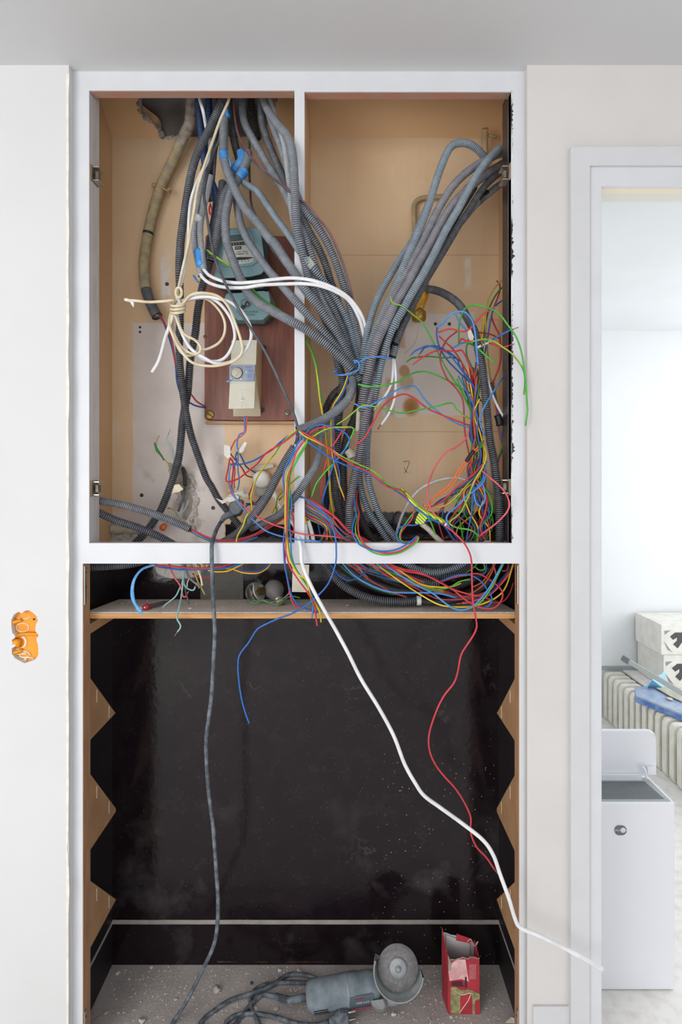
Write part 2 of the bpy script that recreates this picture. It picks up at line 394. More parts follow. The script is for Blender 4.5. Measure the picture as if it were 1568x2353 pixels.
simple('tray_top', '#a8b3c4', .6, '#8a9cba', 25, .2); simple('tray_blue', '#7a97c6', .6, '#4a74b8', 30, .2); simple('pole_grey', '#a9aeac', .5); simple('plastic_sky', '#8fc4e0', .4)
simple('paper', '#e3ddce', .8, '#d5cdbc', 20); simple('chip', '#c9c2ba', .95, '#aaa199', 60, .5); simple('chip_white', '#dcd6cc', .95, '#c2b9ae', 60, .5)
simple('handle_red', '#b02c34', .3); simple('violet_clear', '#6c6272', .25); simple('grid_grey', '#8f8d86', .6)
simple('meter_recess', '#6d8388', .5)
def yg_tape():
    m, b = newmat('striped_tape'); w = E.nt.nodes.new('ShaderNodeTexWave'); w.inputs['Scale'].default_value = 75; w.bands_direction = 'DIAGONAL'
    E.nt.links.new(objc((1, 1, 1)), w.inputs['Vector']); setc(b, mix(((E(w.outputs[1])-.5)*8).clamp(), '#e6d42a', '#2f9a48')); b.inputs['Roughness'].default_value = .35
yg_tape()
def glass(name, col, rough, tr=1.0):
    m, b = newmat(name); setc(b, col); b.inputs['Roughness'].default_value = rough; b.inputs['Transmission Weight'].default_value = tr; b.inputs['IOR'].default_value = 1.3
glass('clear_glass', '#f4f4f4', .02); glass('frosted_glass', '#9a9997', .4, .5)
# ---------------------------------------------------------------- setting
ZF, ZC = -1.35, .921
st(box('floor', -2.2, 3.6, -4.5, 3.0, ZF-.05, ZF, 'dusty_floor'))
st(box('floor', -2.2, 3.4, -4.5, -.03, ZF, ZF+.003, 'white_floor'))  # unseen pale covering added so the hall floor bounces light onto the ceiling
st(box('floor', .49, 2.6, -.029, 1.9, ZF, ZF+.004, 'white_floor'))
def rect(x0, z0, x1, z1, y): return [(x0, y, z0), (x1, y, z0), (x1, y, z1), (x0, y, z1)]
# left hall wall, broken open around a flush box
def pl(s, mm): return [tuple(P(float(a.split(',')[0]), float(a.split(',')[1]), mm)) for a in s.split()]
hole = pl('32,1412 38,1408 44,1406 50,1410 56,1404 66,1402 76,1408 84,1416 87,1426 83,1434 81,1444 82,1452 88,1458 88,1462 84,1466 84,1474 87,1480 88,1492 88,1504 84,1512 76,1518 66,1521 56,1524 44,1518 34,1512 27,1502 27,1490 30,1488 36,1484 33,1478 27,1474 28,1470 34,1466 34,1460 28,1454 26,1440 26,1424', -20)
st(prism('wall_left', rect(-2.2, ZF, -.618, ZC+.3, -.02), (0, .0195, 0), 'white_wall', holes=[hole]))
edge = [( -.6185+.0022*math.sin(i*1.7)*rnd.random()+.0012*rnd.random(), -.0215, ZF+.0+i*.05) for i in range(46)]
st(prism('trim_1', [(-.6235, -.0215, ZF)]+edge+[(-.6235, -.0215, edge[-1][2])], (0, .003, 0), 'filler'))
# right hall wall with door opening
X0 = .4194
dx0 = P(1378, 0, -20)[0]; dz = P(0, 432, -20)[2]
st(prism('wall_right', [(X0, -.02, ZF), (dx0, -.02, ZF), (dx0, -.02, dz), (1.75, -.02, dz), (1.75, -.02, ZF), (3.4, -.02, ZF), (3.4, -.02, ZC+.3), (X0, -.02, ZC+.3)], (0, .0195, 0), 'warm_wall'))
st(prism('wall_right', [(.475, .0, ZF), (dx0, .0, ZF), (dx0, .0, dz), (1.75, .0, dz), (1.75, .0, ZF), (3.4, .0, ZF), (3.4, .0, ZC+.3), (.475, .0, ZC+.3)], (0, .044, 0), 'warm_wall'))
st(box('wall_left', -2.2, -.69, .03, .12, ZF, ZC+.3, 'white_wall'))
st(box('ceiling', -2.2, 3.4, -4.5, .02, ZC, ZC+.1, 'ceiling_paint'))
st(box('ceiling', -.85, .62, .0, .12, ZC+.06, ZC+.1, 'ceiling_paint'))
st(box('wall_side', -2.25, -2.2, -4.5, .1, ZF, ZC, 'white_wall'))
st(box('wall_side', 3.4, 3.45, -4.5, .1, ZF, ZC, 'white_wall'))
# rough edge of filler round the casing ends
st(box('baseboard_right', X0+.012, P(1309,0,-20)[0], -.026, -.02, ZF, P(0, 2308, -20)[2], 'white_gloss2', bevel=.001))
# face frame of the cupboard (one painted frame)
zt = P(0, 208, 0)[2]; zr0, zr1 = P(0, 1295, 0)[2], P(0, 1248, 0)[2]
xl, xr, xL, xR = -.581, .389, -.596, .408
outer = rect(-.66, ZF, .46, ZC+.02, 0)
h_ul = rect(xl, zr1, P(677,0,0)[0], zt, 0); h_ur = rect(P(700,0,0)[0], zr1, xr, P(0, 211, 0)[2], 0); h_lo = rect(xL, ZF+.0005, xR, zr0, 0)
st(prism('trim_2', outer, (0, .02, 0), 'white_gloss', holes=[h_ul, h_ur, h_lo]))
bd = box('trim_3', -.109, -.086, .0201, .249, P(0,1248,0)[2], .95, 'recess_side'); st(bd)
st(box('trim_4', xl-.02, xl, .0201, .054, zr1-.03, .93, 'jamb_grey'))
st(box('trim_5', xr, xr+.02, .0005, .07, zr1-.001, zt+.012, 'black_jamb'))
st(box('trim_6', xl, xr-.0005, .0201, .026, zt+.0012, zt+.06, 'brown_header'))
st(box('trim_7', xl+.0005, -.1095, .0015, .0245, zt-.0012, zt-.0002, 'brown_header')); z2 = P(0,211,0)[2]; st(box('trim_7', -.0855, xr-.0005, .0015, .0245, z2-.0012, z2-.0002, 'brown_header'))
st(box('trim_8', xL-.02, xL, .0201, .038, ZF, zr0+.03, 'jamb_wood'))
st(box('trim_9', xR, xR+.02, .0201, .034, ZF, zr0+.03, 'jamb_wood'))
st(box('trim_10', xL, xL+.0012, .001, .0201, ZF, zr0-.001, 'jamb_wood')); st(box('trim_11', xR-.0012, xR, .001, .0201, ZF, zr0-.001, 'jamb_wood'))
st(box('trim_12', -.085, .43, .222, .2495, -.196, -.186, 'rack_wood'))
rj = random.Random(8); edge2 = [(xr+.0012+.0045*rj.random()**2+(.004 if rj.random() < .06 else 0), -.0006, zr1+(zt-zr1)*i/260) for i in range(261)]
st(prism('trim_15', [(xr, -.0006, zr1)]+edge2+[(xr, -.0006, zt)], (0, .0006, 0), 'black_jamb'))
# recess walls
st(box('wall_back', -.68, .48, .25, .30, ZF, 1.06, 'recess_back'))
st(box('wall_recess_left', -.67, -.6295, .0201, .25, ZF, 1.06, 'recess_side'))
st(box('wall_recess_right', .43, .47, .0201, .25, ZF, 1.06, 'recess_side'))
# sloping plaster ceiling of the recess, left part broken away
def slope(px, py):           # point on the sloping plane seen at px,py
    # plane through (y=.25,z=.915) and (y=.165,z=.974)
    k = (.974-.915)/(.165-.25); s = (VY-py)/F
    y = (.915-k*.25-s*D0)/(s-k); return ((px-VX)*(y+D0)/F, y, s*(y+D0))
lp = [slope(*q) for q in ((225,318),(245,318),(300,318),(338,318),(366,330),(373,322),(370,306),(364,296),(352,286),(338,276),(328,268),(322,254),(320,240),(325,228),(322,205),(300,180),(200,180))]
st(prism('ceiling_recess', lp, (0, 0, .03), 'recess_side'))
st(prism('ceiling_recess', [slope(*q) for q in ((712,318),(1160,318),(1190,180),(690,180))], (0, 0, .03), 'recess_side'))
st(prism('ceiling_recess', [slope(*q) for q in ((600,330),(612,318),(716,318),(690,180),(640,180),(636,225),(622,262),(610,300))], (0, 0, .03), 'recess_side'))
def rubble(name, path, r, label, seed, mat='plaster_lump'):
    rr = random.Random(seed); bm = bmesh.new(); C_ = spline([np.array(slope(*q)) for q in path], r*1.1)
    for c in C_:
        g = bmesh.ops.create_icosphere(bm, subdivisions=2, radius=1); s = r*rr.uniform(.6, 1.5); o_ = [rr.uniform(-.6, .6)*r for _ in range(3)]; ph = rr.uniform(0, 6)
        for v in g['verts']:
            k = 1+.3*math.sin(4*v.co.x+ph)*math.cos(5*v.co.z+ph); v.co = Vector((v.co.x*s*k+c[0]+o_[0], v.co.y*s*.8*k+c[1]+o_[1]*.4, v.co.z*s*k+c[2]+o_[2]+.002))
    return tag(bobj(name, bm, mat), label, 'plaster')
rubble('plaster_lump', [(322,225),(321,244),(328,266),(345,280),(362,292),(372,308),(374,326)], .0055, 'ragged broken plaster edge along the left of the ceiling hole', 1)
rubble('plaster_lump', [(374,326),(392,318),(412,322)], .0045, 'crumbly plaster at the lower corner of the ceiling hole beside the old pipe', 2, 'chip')
rubble('plaster_lump', [(600,330),(612,292),(626,255),(638,226)], .004, 'rough plaster edge of the ceiling hole behind the conduits, right side', 3)
# the other room
fx = 1.82
st(box('wall_far', .4, 2.6, fx, fx+.05, ZF, 1.2, 'far_wall'))
st(prism('ceiling_far', [(.49, .045, .78), (2.6, .045, .78), (2.6, fx, .78), (.49, fx, .78)], (0, 0, .03), 'far_wall'))
st(box('wall_room_left', .49, .54, .045, fx, ZF, .78, 'far_wall'))
st(box('wall_room_right', 2.25, 2.3, .045, fx, ZF, -1.09, 'far_wall'))
st(box('trim_13', 1.55, 2.3, .35, fx, -1.1, -1.09, 'white_floor'))
st(box('trim_14', .5, 2.3, fx-.006, fx, -1.09, -1.068, 'dehum_grey'))
# door casing: outer board, rebate, lintel
cx0, cx1, cx2 = P(1313,0,-38)[0], P(1356,0,-38)[0], dx0
cz0, cz1, cz2 = P(0,336,-38)[2], P(0,380,-38)[2], dz
d1 = st(prism('door_1', [(cx0,-.038,ZF),(cx1,-.038,ZF),(cx1,-.038,cz1),(1.8,-.038,cz1),(1.8,-.038,cz0),(cx0,-.038,cz0)], (0,.018,0), 'white_gloss2', bevel=.0015))
prism('rebate', [(cx1-.002,-.030,ZF),(cx2,-.030,ZF),(cx2,-.030,cz2),(1.8,-.030,cz2),(1.8,-.030,cz1+.002),(cx1-.002,-.030,cz1+.002)], (0,.01,0), 'white_gloss', d1)
lx = P(1378, 0, -20)[0]
box('lining', lx-.001, lx+.0015, -.0195, .044, ZF, cz2, 'far_wood', d1); box('lining', lx+.0015, lx+.006, -.018, .044, ZF, cz2, 'white_gloss', d1)
box('lintel_board', lx+.002, 1.75, -.018, .006, dz-.001, dz+.001, 'beige_lintel', d1)
box('lintel_board', lx+.002, 1.75, .006, .044, dz-.0005, dz+.001, 'lintel_grey', d1)
st(box('ceiling_recess', -.68, .48, .0201, .30, 1.05, 1.08, 'plaster_lump'))  # added cap, out of view, stops light leaking in above the recess
# ---------------------------------------------------------------- sawtooth racks and shelf
def rack(side):
    X = xL-.001 if side < 0 else xR+.001
    th = -.018 if side < 0 else .018; y0 = .0385 if side < 0 else .0345
    z = lambda py, d: (VY-py)*d/F
    prof = [(y0, -.372), (.245, -.372), (.245, -.345), (.235, -.3715)]
    teeth = [(-.489, -.637, -.631), (-.717, -.887, -.892), (-.970, -1.127, -1.125)]
    P0 = [(y0, -.35), (.195, -.35), (.195, -.360), (.19, -.379), (y0+.02, -.379-.0), (y0+.02, -.489)] if 0 else None
    L = [(y0-.0, -.36), (.19, -.36), (.19, -.383), (y0+.004, -.383)]
    for a, t, bz in teeth: L += [(y0+.004, a), (.193, t), (.193, bz-.004), (y0+.004, bz-.004)]
    L += [(y0+.004, ZF), (y0, ZF)]
    o = prism('sawtooth_rack', [(X, y, zz) for y, zz in L], (th, 0, 0), 'rack_wood')
    tag(o, 'brown wooden sawtooth bottle rack strip on the %s side of the black lower recess' % ('left' if side < 0 else 'right'), 'rack', 'sawtooth rack strips')
    for (a, t, bz) in teeth:
        for f in (.25, .72):
            y = y0+(.193-y0)*f; zz = a+(t-a)*f-.004
            bm = bmesh.new(); bbox(bm, X-(.0006 if side > 0 else -.0006), X, y-.0015, y+.0015, zz-.03, zz); bobj('saw_cut', bm, 'plaster_smear', o)
rack(-1); rack(1)
sh = empty('plywood_shelf', (-.09, .14, -.345)); tag(sh, 'dust covered plywood shelf with a raw orange front edge under the white rail', 'shelf')
def slab(name, x0, x1, y0, y1, za, zb, th, m, par):
    bm = bmesh.new(); vs = [bm.verts.new(p) for p in ((x0,y0,za),(x1,y0,za),(x1,y1,zb),(x0,y1,zb),(x0,y0,za-th),(x1,y0,za-th),(x1,y1,zb-th),(x0,y1,zb-th))]
    for f in ((0,1,2,3),(7,6,5,4),(0,4,5,1),(1,5,6,2),(2,6,7,3),(3,7,4,0)): bm.faces.new([vs[i] for i in f])
    return bobj(name, bm, m, par)
zs0, zs1 = -.3325, -.348
slab('board', xL-.015, xR+.012, .0405, .2495, zs0-.002, zs1-.002, .011, 'shelf_dust', sh); slab('front_edge', xL+.0005, xR-.0005, .0385, .0404, zs0-.0022, zs0-.0024, .0115, 'ply_edge', sh)
slab('dust_layer', xL-.014, xR+.011, .044, .249, zs0, zs1, .0019, 'shelf_dust', sh)
def SH(px, py, h=0.0):     # point h above the shelf
    k = (zs1-zs0)/(.249-.044); s = (VY-py)/F
    y = (zs0-k*.044+h-s*D0)/(s-k); return np.array(((px-VX)*(y+D0)/F, y, s*(y+D0)))
# ---------------------------------------------------------------- mahogany board, meter, breaker
bo = empty('mounting_board', P(580, 756, 230)); tag(bo, 'reddish brown varnished wooden board screwed to the tan back panel', 'board')
bp = pl('470,605 472,543 476,540 688,543 690,964 660,967 575,967 473,964 470,960', 228); prism('board', bp, (0, .0215, 0), 'mahogany', bo, bevel=.0015)
pbox('raw_edge', (472,968), (688,974), 230, 248, 'rack_wood', bo, at=229)
def screw(px, py, mm, r, m, par, name='screw', label=None):
    c = P(px, py, mm); o = lathe(name, [(0,0),(0,r),(-.002,r*.96),(-.003,r*.7),(-.0032,0)], c, (0,1,0), m, par, 20)
    bm = bmesh.new(); a = rnd.uniform(0, 3.1); k = Vector((math.cos(a), 0, math.sin(a))); n = Vector((-k.z, 0, k.x)); C = Vector(c)+Vector((0,-.0033,0))
    vs = [bm.verts.new(C+k*s*r*.85+n*t*r*.13+Vector((0, w, 0))) for w in (-.0004,.0006) for s, t in ((-1,-1),(1,-1),(1,1),(-1,1))]
    for f in ((0,1,2,3),(7,6,5,4),(0,4,5,1),(1,5,6,2),(2,6,7,3),(3,7,4,0)): bm.faces.new([vs[i] for i in f])
    bobj('slot', bm, 'ink', o); return o
screw(482, 953, 228, .013, 'brass', bo); screw(661, 949, 228, .008, 'steel', bo); screw(471, 774, 228, .0045, 'brass', bo)
for x, y in ((603, 942), (607, 798)): lathe('screw_hole', [(0,0),(.0002,.0065),(-.0012,.0065),(-.0012,.005),(-.0005,0)], P(x, y, 228), (0,1,0), 'ink', bo, 20)
def loft(name, A, B, m, par=None, bevel=0, smooth=False):
    bm = bmesh.new(); a = [bm.verts.new(p) for p in A]; b = [bm.verts.new(p) for p in B]; n = len(A)
    bm.faces.new(a); bm.faces.new(b[::-1])
    for i in range(n): bm.faces.new((a[i], b[i], b[(i+1)%n], a[(i+1)%n]))
    return bobj(name, bm, m, par, smooth, bevel, 3)
me = empty('electricity_meter', P(565, 640, 190)); tag(me, 'pale blue electricity meter behind the corrugated conduits, dial plate in its window', 'meter')
loft('housing', pl('499,572 517,526 601,524 614,560 619,652 602,662 505,660 495,648', 228), pl('499,572 517,526 601,524 614,560 619,652 602,662 505,660 495,648', 180), 'meter_dark', me, .002)
def pll(s, mm): return pl(s, mm)
fo = '491,634 506,545 516,531 532,526 570,523 588,524 600,532 609,600 611,618 600,630 575,636 500,640'
loft('cover', [tuple(P(float(a.split(',')[0])*.96+565*.04+2, float(a.split(',')[1])*.985+12, 182)) for a in fo.split()], pl(fo, 118), 'meter_blue', me, .003)
loft('skirt', pl('497,645 618,640 622,655 612,668 520,672 500,664', 200), pl('499,650 608,640 612,654 604,662 522,666 503,660', 150), 'meter_dark', me, .002)
prism('window_rim', pl('506,601 512,552 518,541 530,537 574,534 582,540 590,590 590,604 580,611 542,615 512,612', 117), (0,-.003,0), 'meter_blue', me, bevel=.001, holes=[pl('511,598 517,555 522,545 532,541 570,538 576,543 584,590 583,600 576,605 542,609 516,607', 117)])
prism('dial_plate', pl('511,598 517,555 522,545 532,541 570,538 576,543 584,590 583,600 576,605 542,609 516,607', 117), (0,-.001,0), 'meter_face', me)
prism('dial_hood', pl('517,556 522,545 532,541 570,538 574,550 540,555', 115.9), (0,-.0008,0), 'meter_dark', me)
prism('counter', pl('532,558 566,555 567,562 533,565', 115.6), (0,-.0015,0), 'ink', me)
for i in range(5):
    c = P(537.5+6*i, 561-.5*i, 113.6); text('digit', '03714'[i], .0062, c, (math.pi/2, 0, 0), 'meter_face', me)
prism('unit_box', pl('540,567 555,566 555,573 540,574', 115.6), (0,-.001,0), 'ink', me); text('unit', 'kWh', .0062, P(547.5, 570, 114.2), (math.pi/2, 0, 0), 'meter_face', me)
text('rating', '1 tour = 1,25 Wh', .0038, P(556, 578.5, 115.4), (math.pi/2, -.03, 0), 'ink', me); text('rating', 'Compteur 1 63', .005, P(556, 583, 115.4), (math.pi/2, -.03, 0), 'ink', me)
prism('disc_slot', pl('526,594 550,591 576,591 584,592 568,596 545,598 528,598', 115.6), (0,-.001,0), 'ink', me)
for i in range(5): text('scale_mark', '0', .005, P(541+7.5*i, 602-.9*i, 115.4), (math.pi/2, 0, 0), 'ink', me)
loft('terminal_cover', pl('532,690 537,672 620,668 636,700 625,738 612,748 552,750 541,740', 226), pl('516,681 521,674 606,671 617,668 622,688 619,722 606,735 546,736 537,728', 160), 'meter_blue', me, .003)
loft('terminal_base', pl('530,740 545,749 612,749 628,738 628,730 545,735', 228), pl('538,734 548,744 606,744 619,732 616,724 540,728', 185), 'meter_dark', me)
text('embossing', 'L\'INTERRUPTEUR\nCOMPTEURS', .0075, P(568, 720, 158.8), (math.pi/2, 0, 0), 'meter_recess', me)
c = P(559, 706, 156); lathe('seal', [(0,0),(0,.0048),(-.003,.0052),(-.0045,.004),(-.0045,0)], c, (0,1,0), 'ink', me, 18); lathe('seal', [(0,0),(0,.0065),(-.003,.007),(-.004,0)], P(569, 699, 156), (.5,1,0), 'steel', me, 18)
wire('seal_wire', pts('559,705,156 554,698 556,690 564,687 569,694'), .0007, 'steel', me, 6)
br = empty('circuit_breaker', P(563, 870, 180)); tag(br, 'tall cream main circuit breaker with a round dial on the brown board', 'circuit breaker')
def Q4(x0, y0, x1, y1, mm): return [tuple(P(x0,y0,mm)), tuple(P(x1,y0,mm)), tuple(P(x1,y1,mm)), tuple(P(x0,y1,mm))]
loft('body', pl('538,792 603,792 600,957 536,957', 227), pl('532,783 591,782 586,839 586,842 588,880 586,939 526,940 530,880', 122), 'breaker_side', br, .0008)
prism('upper_cover', pl('533,783 591,782 589,839 531,840', 122), (0,-.004,0), 'breaker_body', br, bevel=.0006)
prism('lower_cover', pl('529,881 587,879 585,939 526,940', 122), (0,-.004,0), 'breaker_body', br, bevel=.0006)
pn = prism('control_panel', pl('528,840 587,839 585,876 528,877', 120), (0,-.004,0), 'breaker_panel', br, bevel=.0005)
pbox('panel_ledge', (528,876.5), (586,880), 117, 122, 'breaker_body', br)
lathe('dial', [(0,.0135),(-.006,.013),(-.0075,.012),(-.0075,0)], P(545, 857, 116), (0,1,0), 'breaker_body', br, 28)
lathe('dial_ring', [(0,.0145),(-.0012,.0145),(-.0012,.012)], P(545, 857, 116), (0,1,0), 'ink', br, 28)
prism('dial_ridge', pl('539,864 552,848 554,850 541,866', 109), (0,-.003,0), 'breaker_side', br)
for i, (x, y, r) in enumerate(((567,855,.0024),(555,871,.0026),(532,871,.0028))): lathe('test_button', [(0,r),(-.003,r*.9),(-.0032,0)], P(x, y, 116), (0,1,0), 'white_plastic', br, 16)
wire('blue_lever', pts('521,877,112 527,876 531,872,114'), .002, 'blue_tape', br)
for x0, x1, y in ((564,584,842),(564,580,845),(569,584,849.5),(571,584,852),(572,583,855),(569,584,859),(569,580,862),(569,581,864.5),(569,581,867),(568,584,871.5)): pbox('print_line', (x0,y), (x1,y+1.1), 115.6, 116.2, 'print_blue', br)
pbox('print_line', (583.2,859), (584.3,872), 115.6, 116.2, 'print_blue', br); text('print_mark', '0', .007, P(533, 844, 115.8), (math.pi/2,0,0), 'print_blue', br); text('print_mark', 'I', .007, P(557, 843.5, 115.8), (math.pi/2,0,0), 'print_blue', br)
for y in (824, 896): pbox('cover_seam', (531,y), (588,y+.7), 117.6, 118.2, 'breaker_side', br)
for a, b in (((560,785),(561.3,818)), ((555.4,922),(556.6,940)), ((556,902),(557.4,911))): pbox('groove', a, b, 117.4, 118.2, 'breaker_side', br)
lathe('cover_screw', [(0,.0052),(-.0015,.005),(-.0016,0)], P(556, 917, 118), (0,1,0), 'white_plastic', br, 20); pbox('screw_slot', (553,916.5), (559,917.6), 115.9, 116.6, 'ink', br); pbox('blue_tab', (562.5,794), (564.5,801), 116, 118, 'blue_tape', br)
# ---------------------------------------------------------------- hinges on the jambs
def hinge(px, py, side, lab, s=1.0):
    t = empty('cabinet_hinge', P(px, py, 30)); tag(t, lab, 'hinge', 'bare door hinges on the jambs')
    X = xl if side < 0 else xr; k = -side; z = P(px, py, 25)[2]
    box('plate', min(X, X+k*.002), max(X, X+k*.002), .012, .045, z-.018*s, z+.018*s, 'steel', t, .0008)
    for dz in (-.015*s, .015*s):
        bm = bmesh.new(); bbox(bm, min(X, X+k*.016), max(X, X+k*.016), .014, .046, z+dz-.001, z+dz+.001); bobj('flange', bm, 'chrome', t)
    bm = bmesh.new(); bbox(bm, min(X+k*.004, X+k*.012), max(X+k*.004, X+k*.012), .02, .036, z-.009*s, z+.008*s); bobj('arm_socket', bm, 'steel', t, bevel=.001)
    box('worn_patch', min(X, X+k*.0008), max(X, X+k*.0008), .002, .0115, z-.02, z+.018, 'far_wood', t)
hinge(218, 404, -1, 'bare steel door hinge near the top of the left jamb'); hinge(218, 1122, -1, 'bare steel door hinge near the bottom of the left jamb, above the grey conduits')
hinge(1160, 402, 1, 'bare steel door hinge near the top of the dark right jamb'); hinge(1160, 1118, 1, 'bare steel door hinge near the bottom of the dark right jamb')
def pivot(px, py, lab, y=.008):
    X = xL if px < 700 else xR; k = 1 if px < 700 else -1; z0 = (VY-py)*1.31/F
    o = box('pivot_plate', min(X, X+k*.0035), max(X, X+k*.0035), .004, .014, z0-.09 if py < 2000 else ZF, z0, 'chrome', bevel=.0015); tag(o, lab, 'bracket', 'thin metal plates on the brown jambs')
    for dz in (.015, .05): lathe('screw', [(0,.0022),(.001,.002),(.0011,0)], (X+k*.0035, .009, z0-dz), (k,0,0), 'ink', o, 12)
pivot(191, 1300, 'thin metal plate at the top left corner of the lower opening'); pivot(1192, 1298, 'thin metal plate at the top right corner of the lower opening')
pivot(192, 2320, 'thin metal plate at the foot of the left brown jamb'); pivot(1192, 2318, 'thin metal plate at the foot of the right brown jamb')
# ---------------------------------------------------------------- flush box in the left wall
fb = empty('flush_junction_box', P(57, 1464, 0)); tag(fb, 'orange double flush box showing through a ragged hole in the left white wall', 'junction box')
P_full = P
def P(px, py, mm): return P_full(px, py, -20+(mm+20)*.33)
z = lambda py: P(0, py, 20)[2]; X = lambda px: P(px, 0, 20)[0]
bm = bmesh.new(); bbox(bm, X(18), X(98), -.0067, -.005, z(1532), z(1398)); bobj('back_shell', bm, 'orange_box', fb)
for nm, a in (('side_shell', (X(14), X(18), -.0185, -.005, z(1532), z(1398))), ('side_shell', (X(98), X(102), -.0185, -.005, z(1532), z(1398))), ('end_shell', (X(14), X(102), -.0185, -.005, z(1536), z(1532))), ('end_shell', (X(14), X(102), -.0185, -.005, z(1398), z(1394)))): box(nm, *a, 'orange_box', fb)
wire('rib', pts('27,1466,4 40,1462 52,1456 90,1456'), .0022, 'orange_box', fb); wire('rib', pts('28,1463,10 50,1458 90,1458'), .003, 'orange_box', fb)
wire('post', pts('28,1431,-4 50,1424,14'), .004, 'orange_box', fb); wire('post', pts('30,1500,-4 52,1494,14'), .004, 'orange_box', fb); wire('post', pts('32,1476,6 48,1478,14'), .010, 'orange_box', fb)
def ringpts(cx, cy, rx, ry, mm, n=16, a0=0, a1=2*math.pi): return [P(cx+rx*math.cos(a0+(a1-a0)*i/n), cy-ry*math.sin(a0+(a1-a0)*i/n), mm) for i in range(n+1)]
wire('knockout', ringpts(52, 1442, 15, 10, 19), .0012, 'plaster_smear', fb, 6); wire('knockout', ringpts(52, 1475, 8, 12, 19, 12, -1.6, 1.6), .003, 'plaster_smear', fb, 6)
wire('knockout', ringpts(52, 1415, 17, 7, 19, 12, -2.6, .4), .0012, 'plaster_smear', fb, 6)
for cx, cy, rx, ry, l in ((50, 1506, 20, 11, .7), (68, 1516, 11, 6, .8), (42, 1497, 10, 6, .5)):
    wire('plaster_smear', ringpts(cx, cy, rx, ry, 17, 18, 0, 5.4), .0032, 'plaster_smear', fb, 6, flat=.5)
wire('plaster_smear', ringpts(56, 1506, 11, 5, 17, 14, 1, 6), .0022, 'plaster_smear', fb, 6)
for x, y, q in ((78,1423,18),(28,1432,-5),(31,1499,-5)): lathe('screw', [(0,.0024),(-.001,.002),(-.001,0)], P(x, y, q), (0,1,0), 'ink', fb, 12)
P = P_full
# ---------------------------------------------------------------- old pipe, tan pipes, valve
op = empty('cloth_covered_pipe', P(380, 480, 215)); tag(op, 'thick tan cloth wrapped pipe curving down the left side of the back panel', 'pipe')
opp = pts('446,190,150 441,227,160 436,283,185 421,315,205 402,360 378,410,222 360,459 346,511,225 336,564 331,606,222 332,640 336,665 343,689,215 352,710 361,727,205')
r = rpx(11.8, opp); wire('pipe', opp, r, 'cloth_pipe', op, 20, .004)
Cc = spline(opp, .0065); Nn, Bb = frames(Cc); rr = random.Random(3)
for i in range(26, len(Cc)-18):
    if rr.random() < .8:
        k = np.array([Cc[i]-(Cc[i]-Cc[i-1])*.12, Cc[i]+(Cc[i+1]-Cc[i])*.28]); V, Q = rings(k, np.array([r*1.03, r*1.03]), 20, Nn[i:i+2], Bb[i:i+2]); qmesh('wrap_band', V, Q, 'cloth_band', op)
for a, b, m, f in ((0, 24, 'plaster_lump', 1.05), (-14, -1, 'dark_cable', 1.02), (len(Cc)-38, len(Cc)-36, 'black_tape', 1.04)):
    k = Cc[a:b] if b > 0 else Cc[a:]; wire('bare_section' if f != 1.04 else 'dark_band', k, r*f, m, op, 20)
e = Cc[-1]; t = Cc[-1]-Cc[-3]; lathe('open_mouth', [(0, r*1.04), (.001, r*1.04), (.0012, r*.8), (-.012, r*.75), (-.012, 0)], e, t, 'black_tape', op, 20)
for dx, dy in ((-23, -7), (12, 4)): lathe('saddle_screw', [(0,.006),(-.006,.006),(-.008,.003),(-.008,0)], P(378+dx, 434+dy, 226), (0,1,0), 'cloth_band', op, 12)
wire('saddle', pts('357,428,236 366,428,214 378,434,206 388,440,214 392,440,236'), .0035, 'cloth_band', op, flat=.6)
p = pts('954,560,236 953,520 952,484 953,470 960,460 972,455 990,453 1018,452'); tag(wire('metal_pipe', p, rpx(5.6, p), 'tan_pipe', seg=14), 'painted metal pipe bent at a right angle behind the right conduit bundle', 'pipe')
tp = pts('1115,296,190 1115,330,215 1116,390,236'); o = tag(wire('stub_pipe', tp, rpx(7, tp), 'tan_pipe', seg=14), 'short vertical tan pipe stub under the ceiling at the upper right of the recess', 'pipe')
wire('side_spur', pts('1121,310,205 1132,313 1142,316'), .0035, 'tan_pipe', o)
va = empty('gas_valve', P(962, 700, 200)); tag(va, 'yellow gas valve with a brass cap and lead seal right of the grey bundle', 'valve')
wire('body', pts('980,650,215 976,668 972,684 966,700,195 963,722,190'), .013, 'valve_yellow', va, 16, taper=[(0,.6),(.3,1),(.6,1.05),(1,.9)])
wire('lever', pts('974,667,196 990,668 1008,667,192'), .0038, 'valve_yellow', va, 10, taper=[(0,1.8),(.4,1),(1,1)]); wire('boss', pts('972,690,190 972,664,192'), .010, 'valve_yellow', va, 12, taper=[(0,.8),(.5,1.1),(1,.6)])
lathe('brass_cap', [(0,.013),(0,.018),(-.006,.0195),(-.009,.0185),(-.0125,.0195),(-.019,.0185),(-.024,.017),(-.026,.013),(-.026,0)], P(963, 716, 192), (0,0,1), 'brass', va, 24)
wire('seal_wire', pts('968,678,180 970,694 971,704 967,704 965,697'), .0009, 'chrome', va, 6); wire('seal_wire', pts('965,716,176 964,735 960,765 955,785,215 944,800 932,812,240'), .0005, 'chrome', va, 6)
lathe('lead_seal', [(0,0),(0,.0045),(.012,.0052),(.013,0)], P(965, 719, 177), (0,0,1), 'steel', va, 12)
for x in (1001, 1033): lathe('wall_plug', [(0,0),(-.0004,.0046),(-.0008,.0046),(-.0009,.0034),(-.0006,0)], P(x, 744.5, 249.8), (0,1,0), 'ink', None, 16).update_tag()
for o in [q for q in bpy.data.objects if q.name.startswith('wall_plug')]: tag(o, 'small dark screw hole in the pale patch right of the brass cap', 'screw hole', 'screw holes in the pale patch')
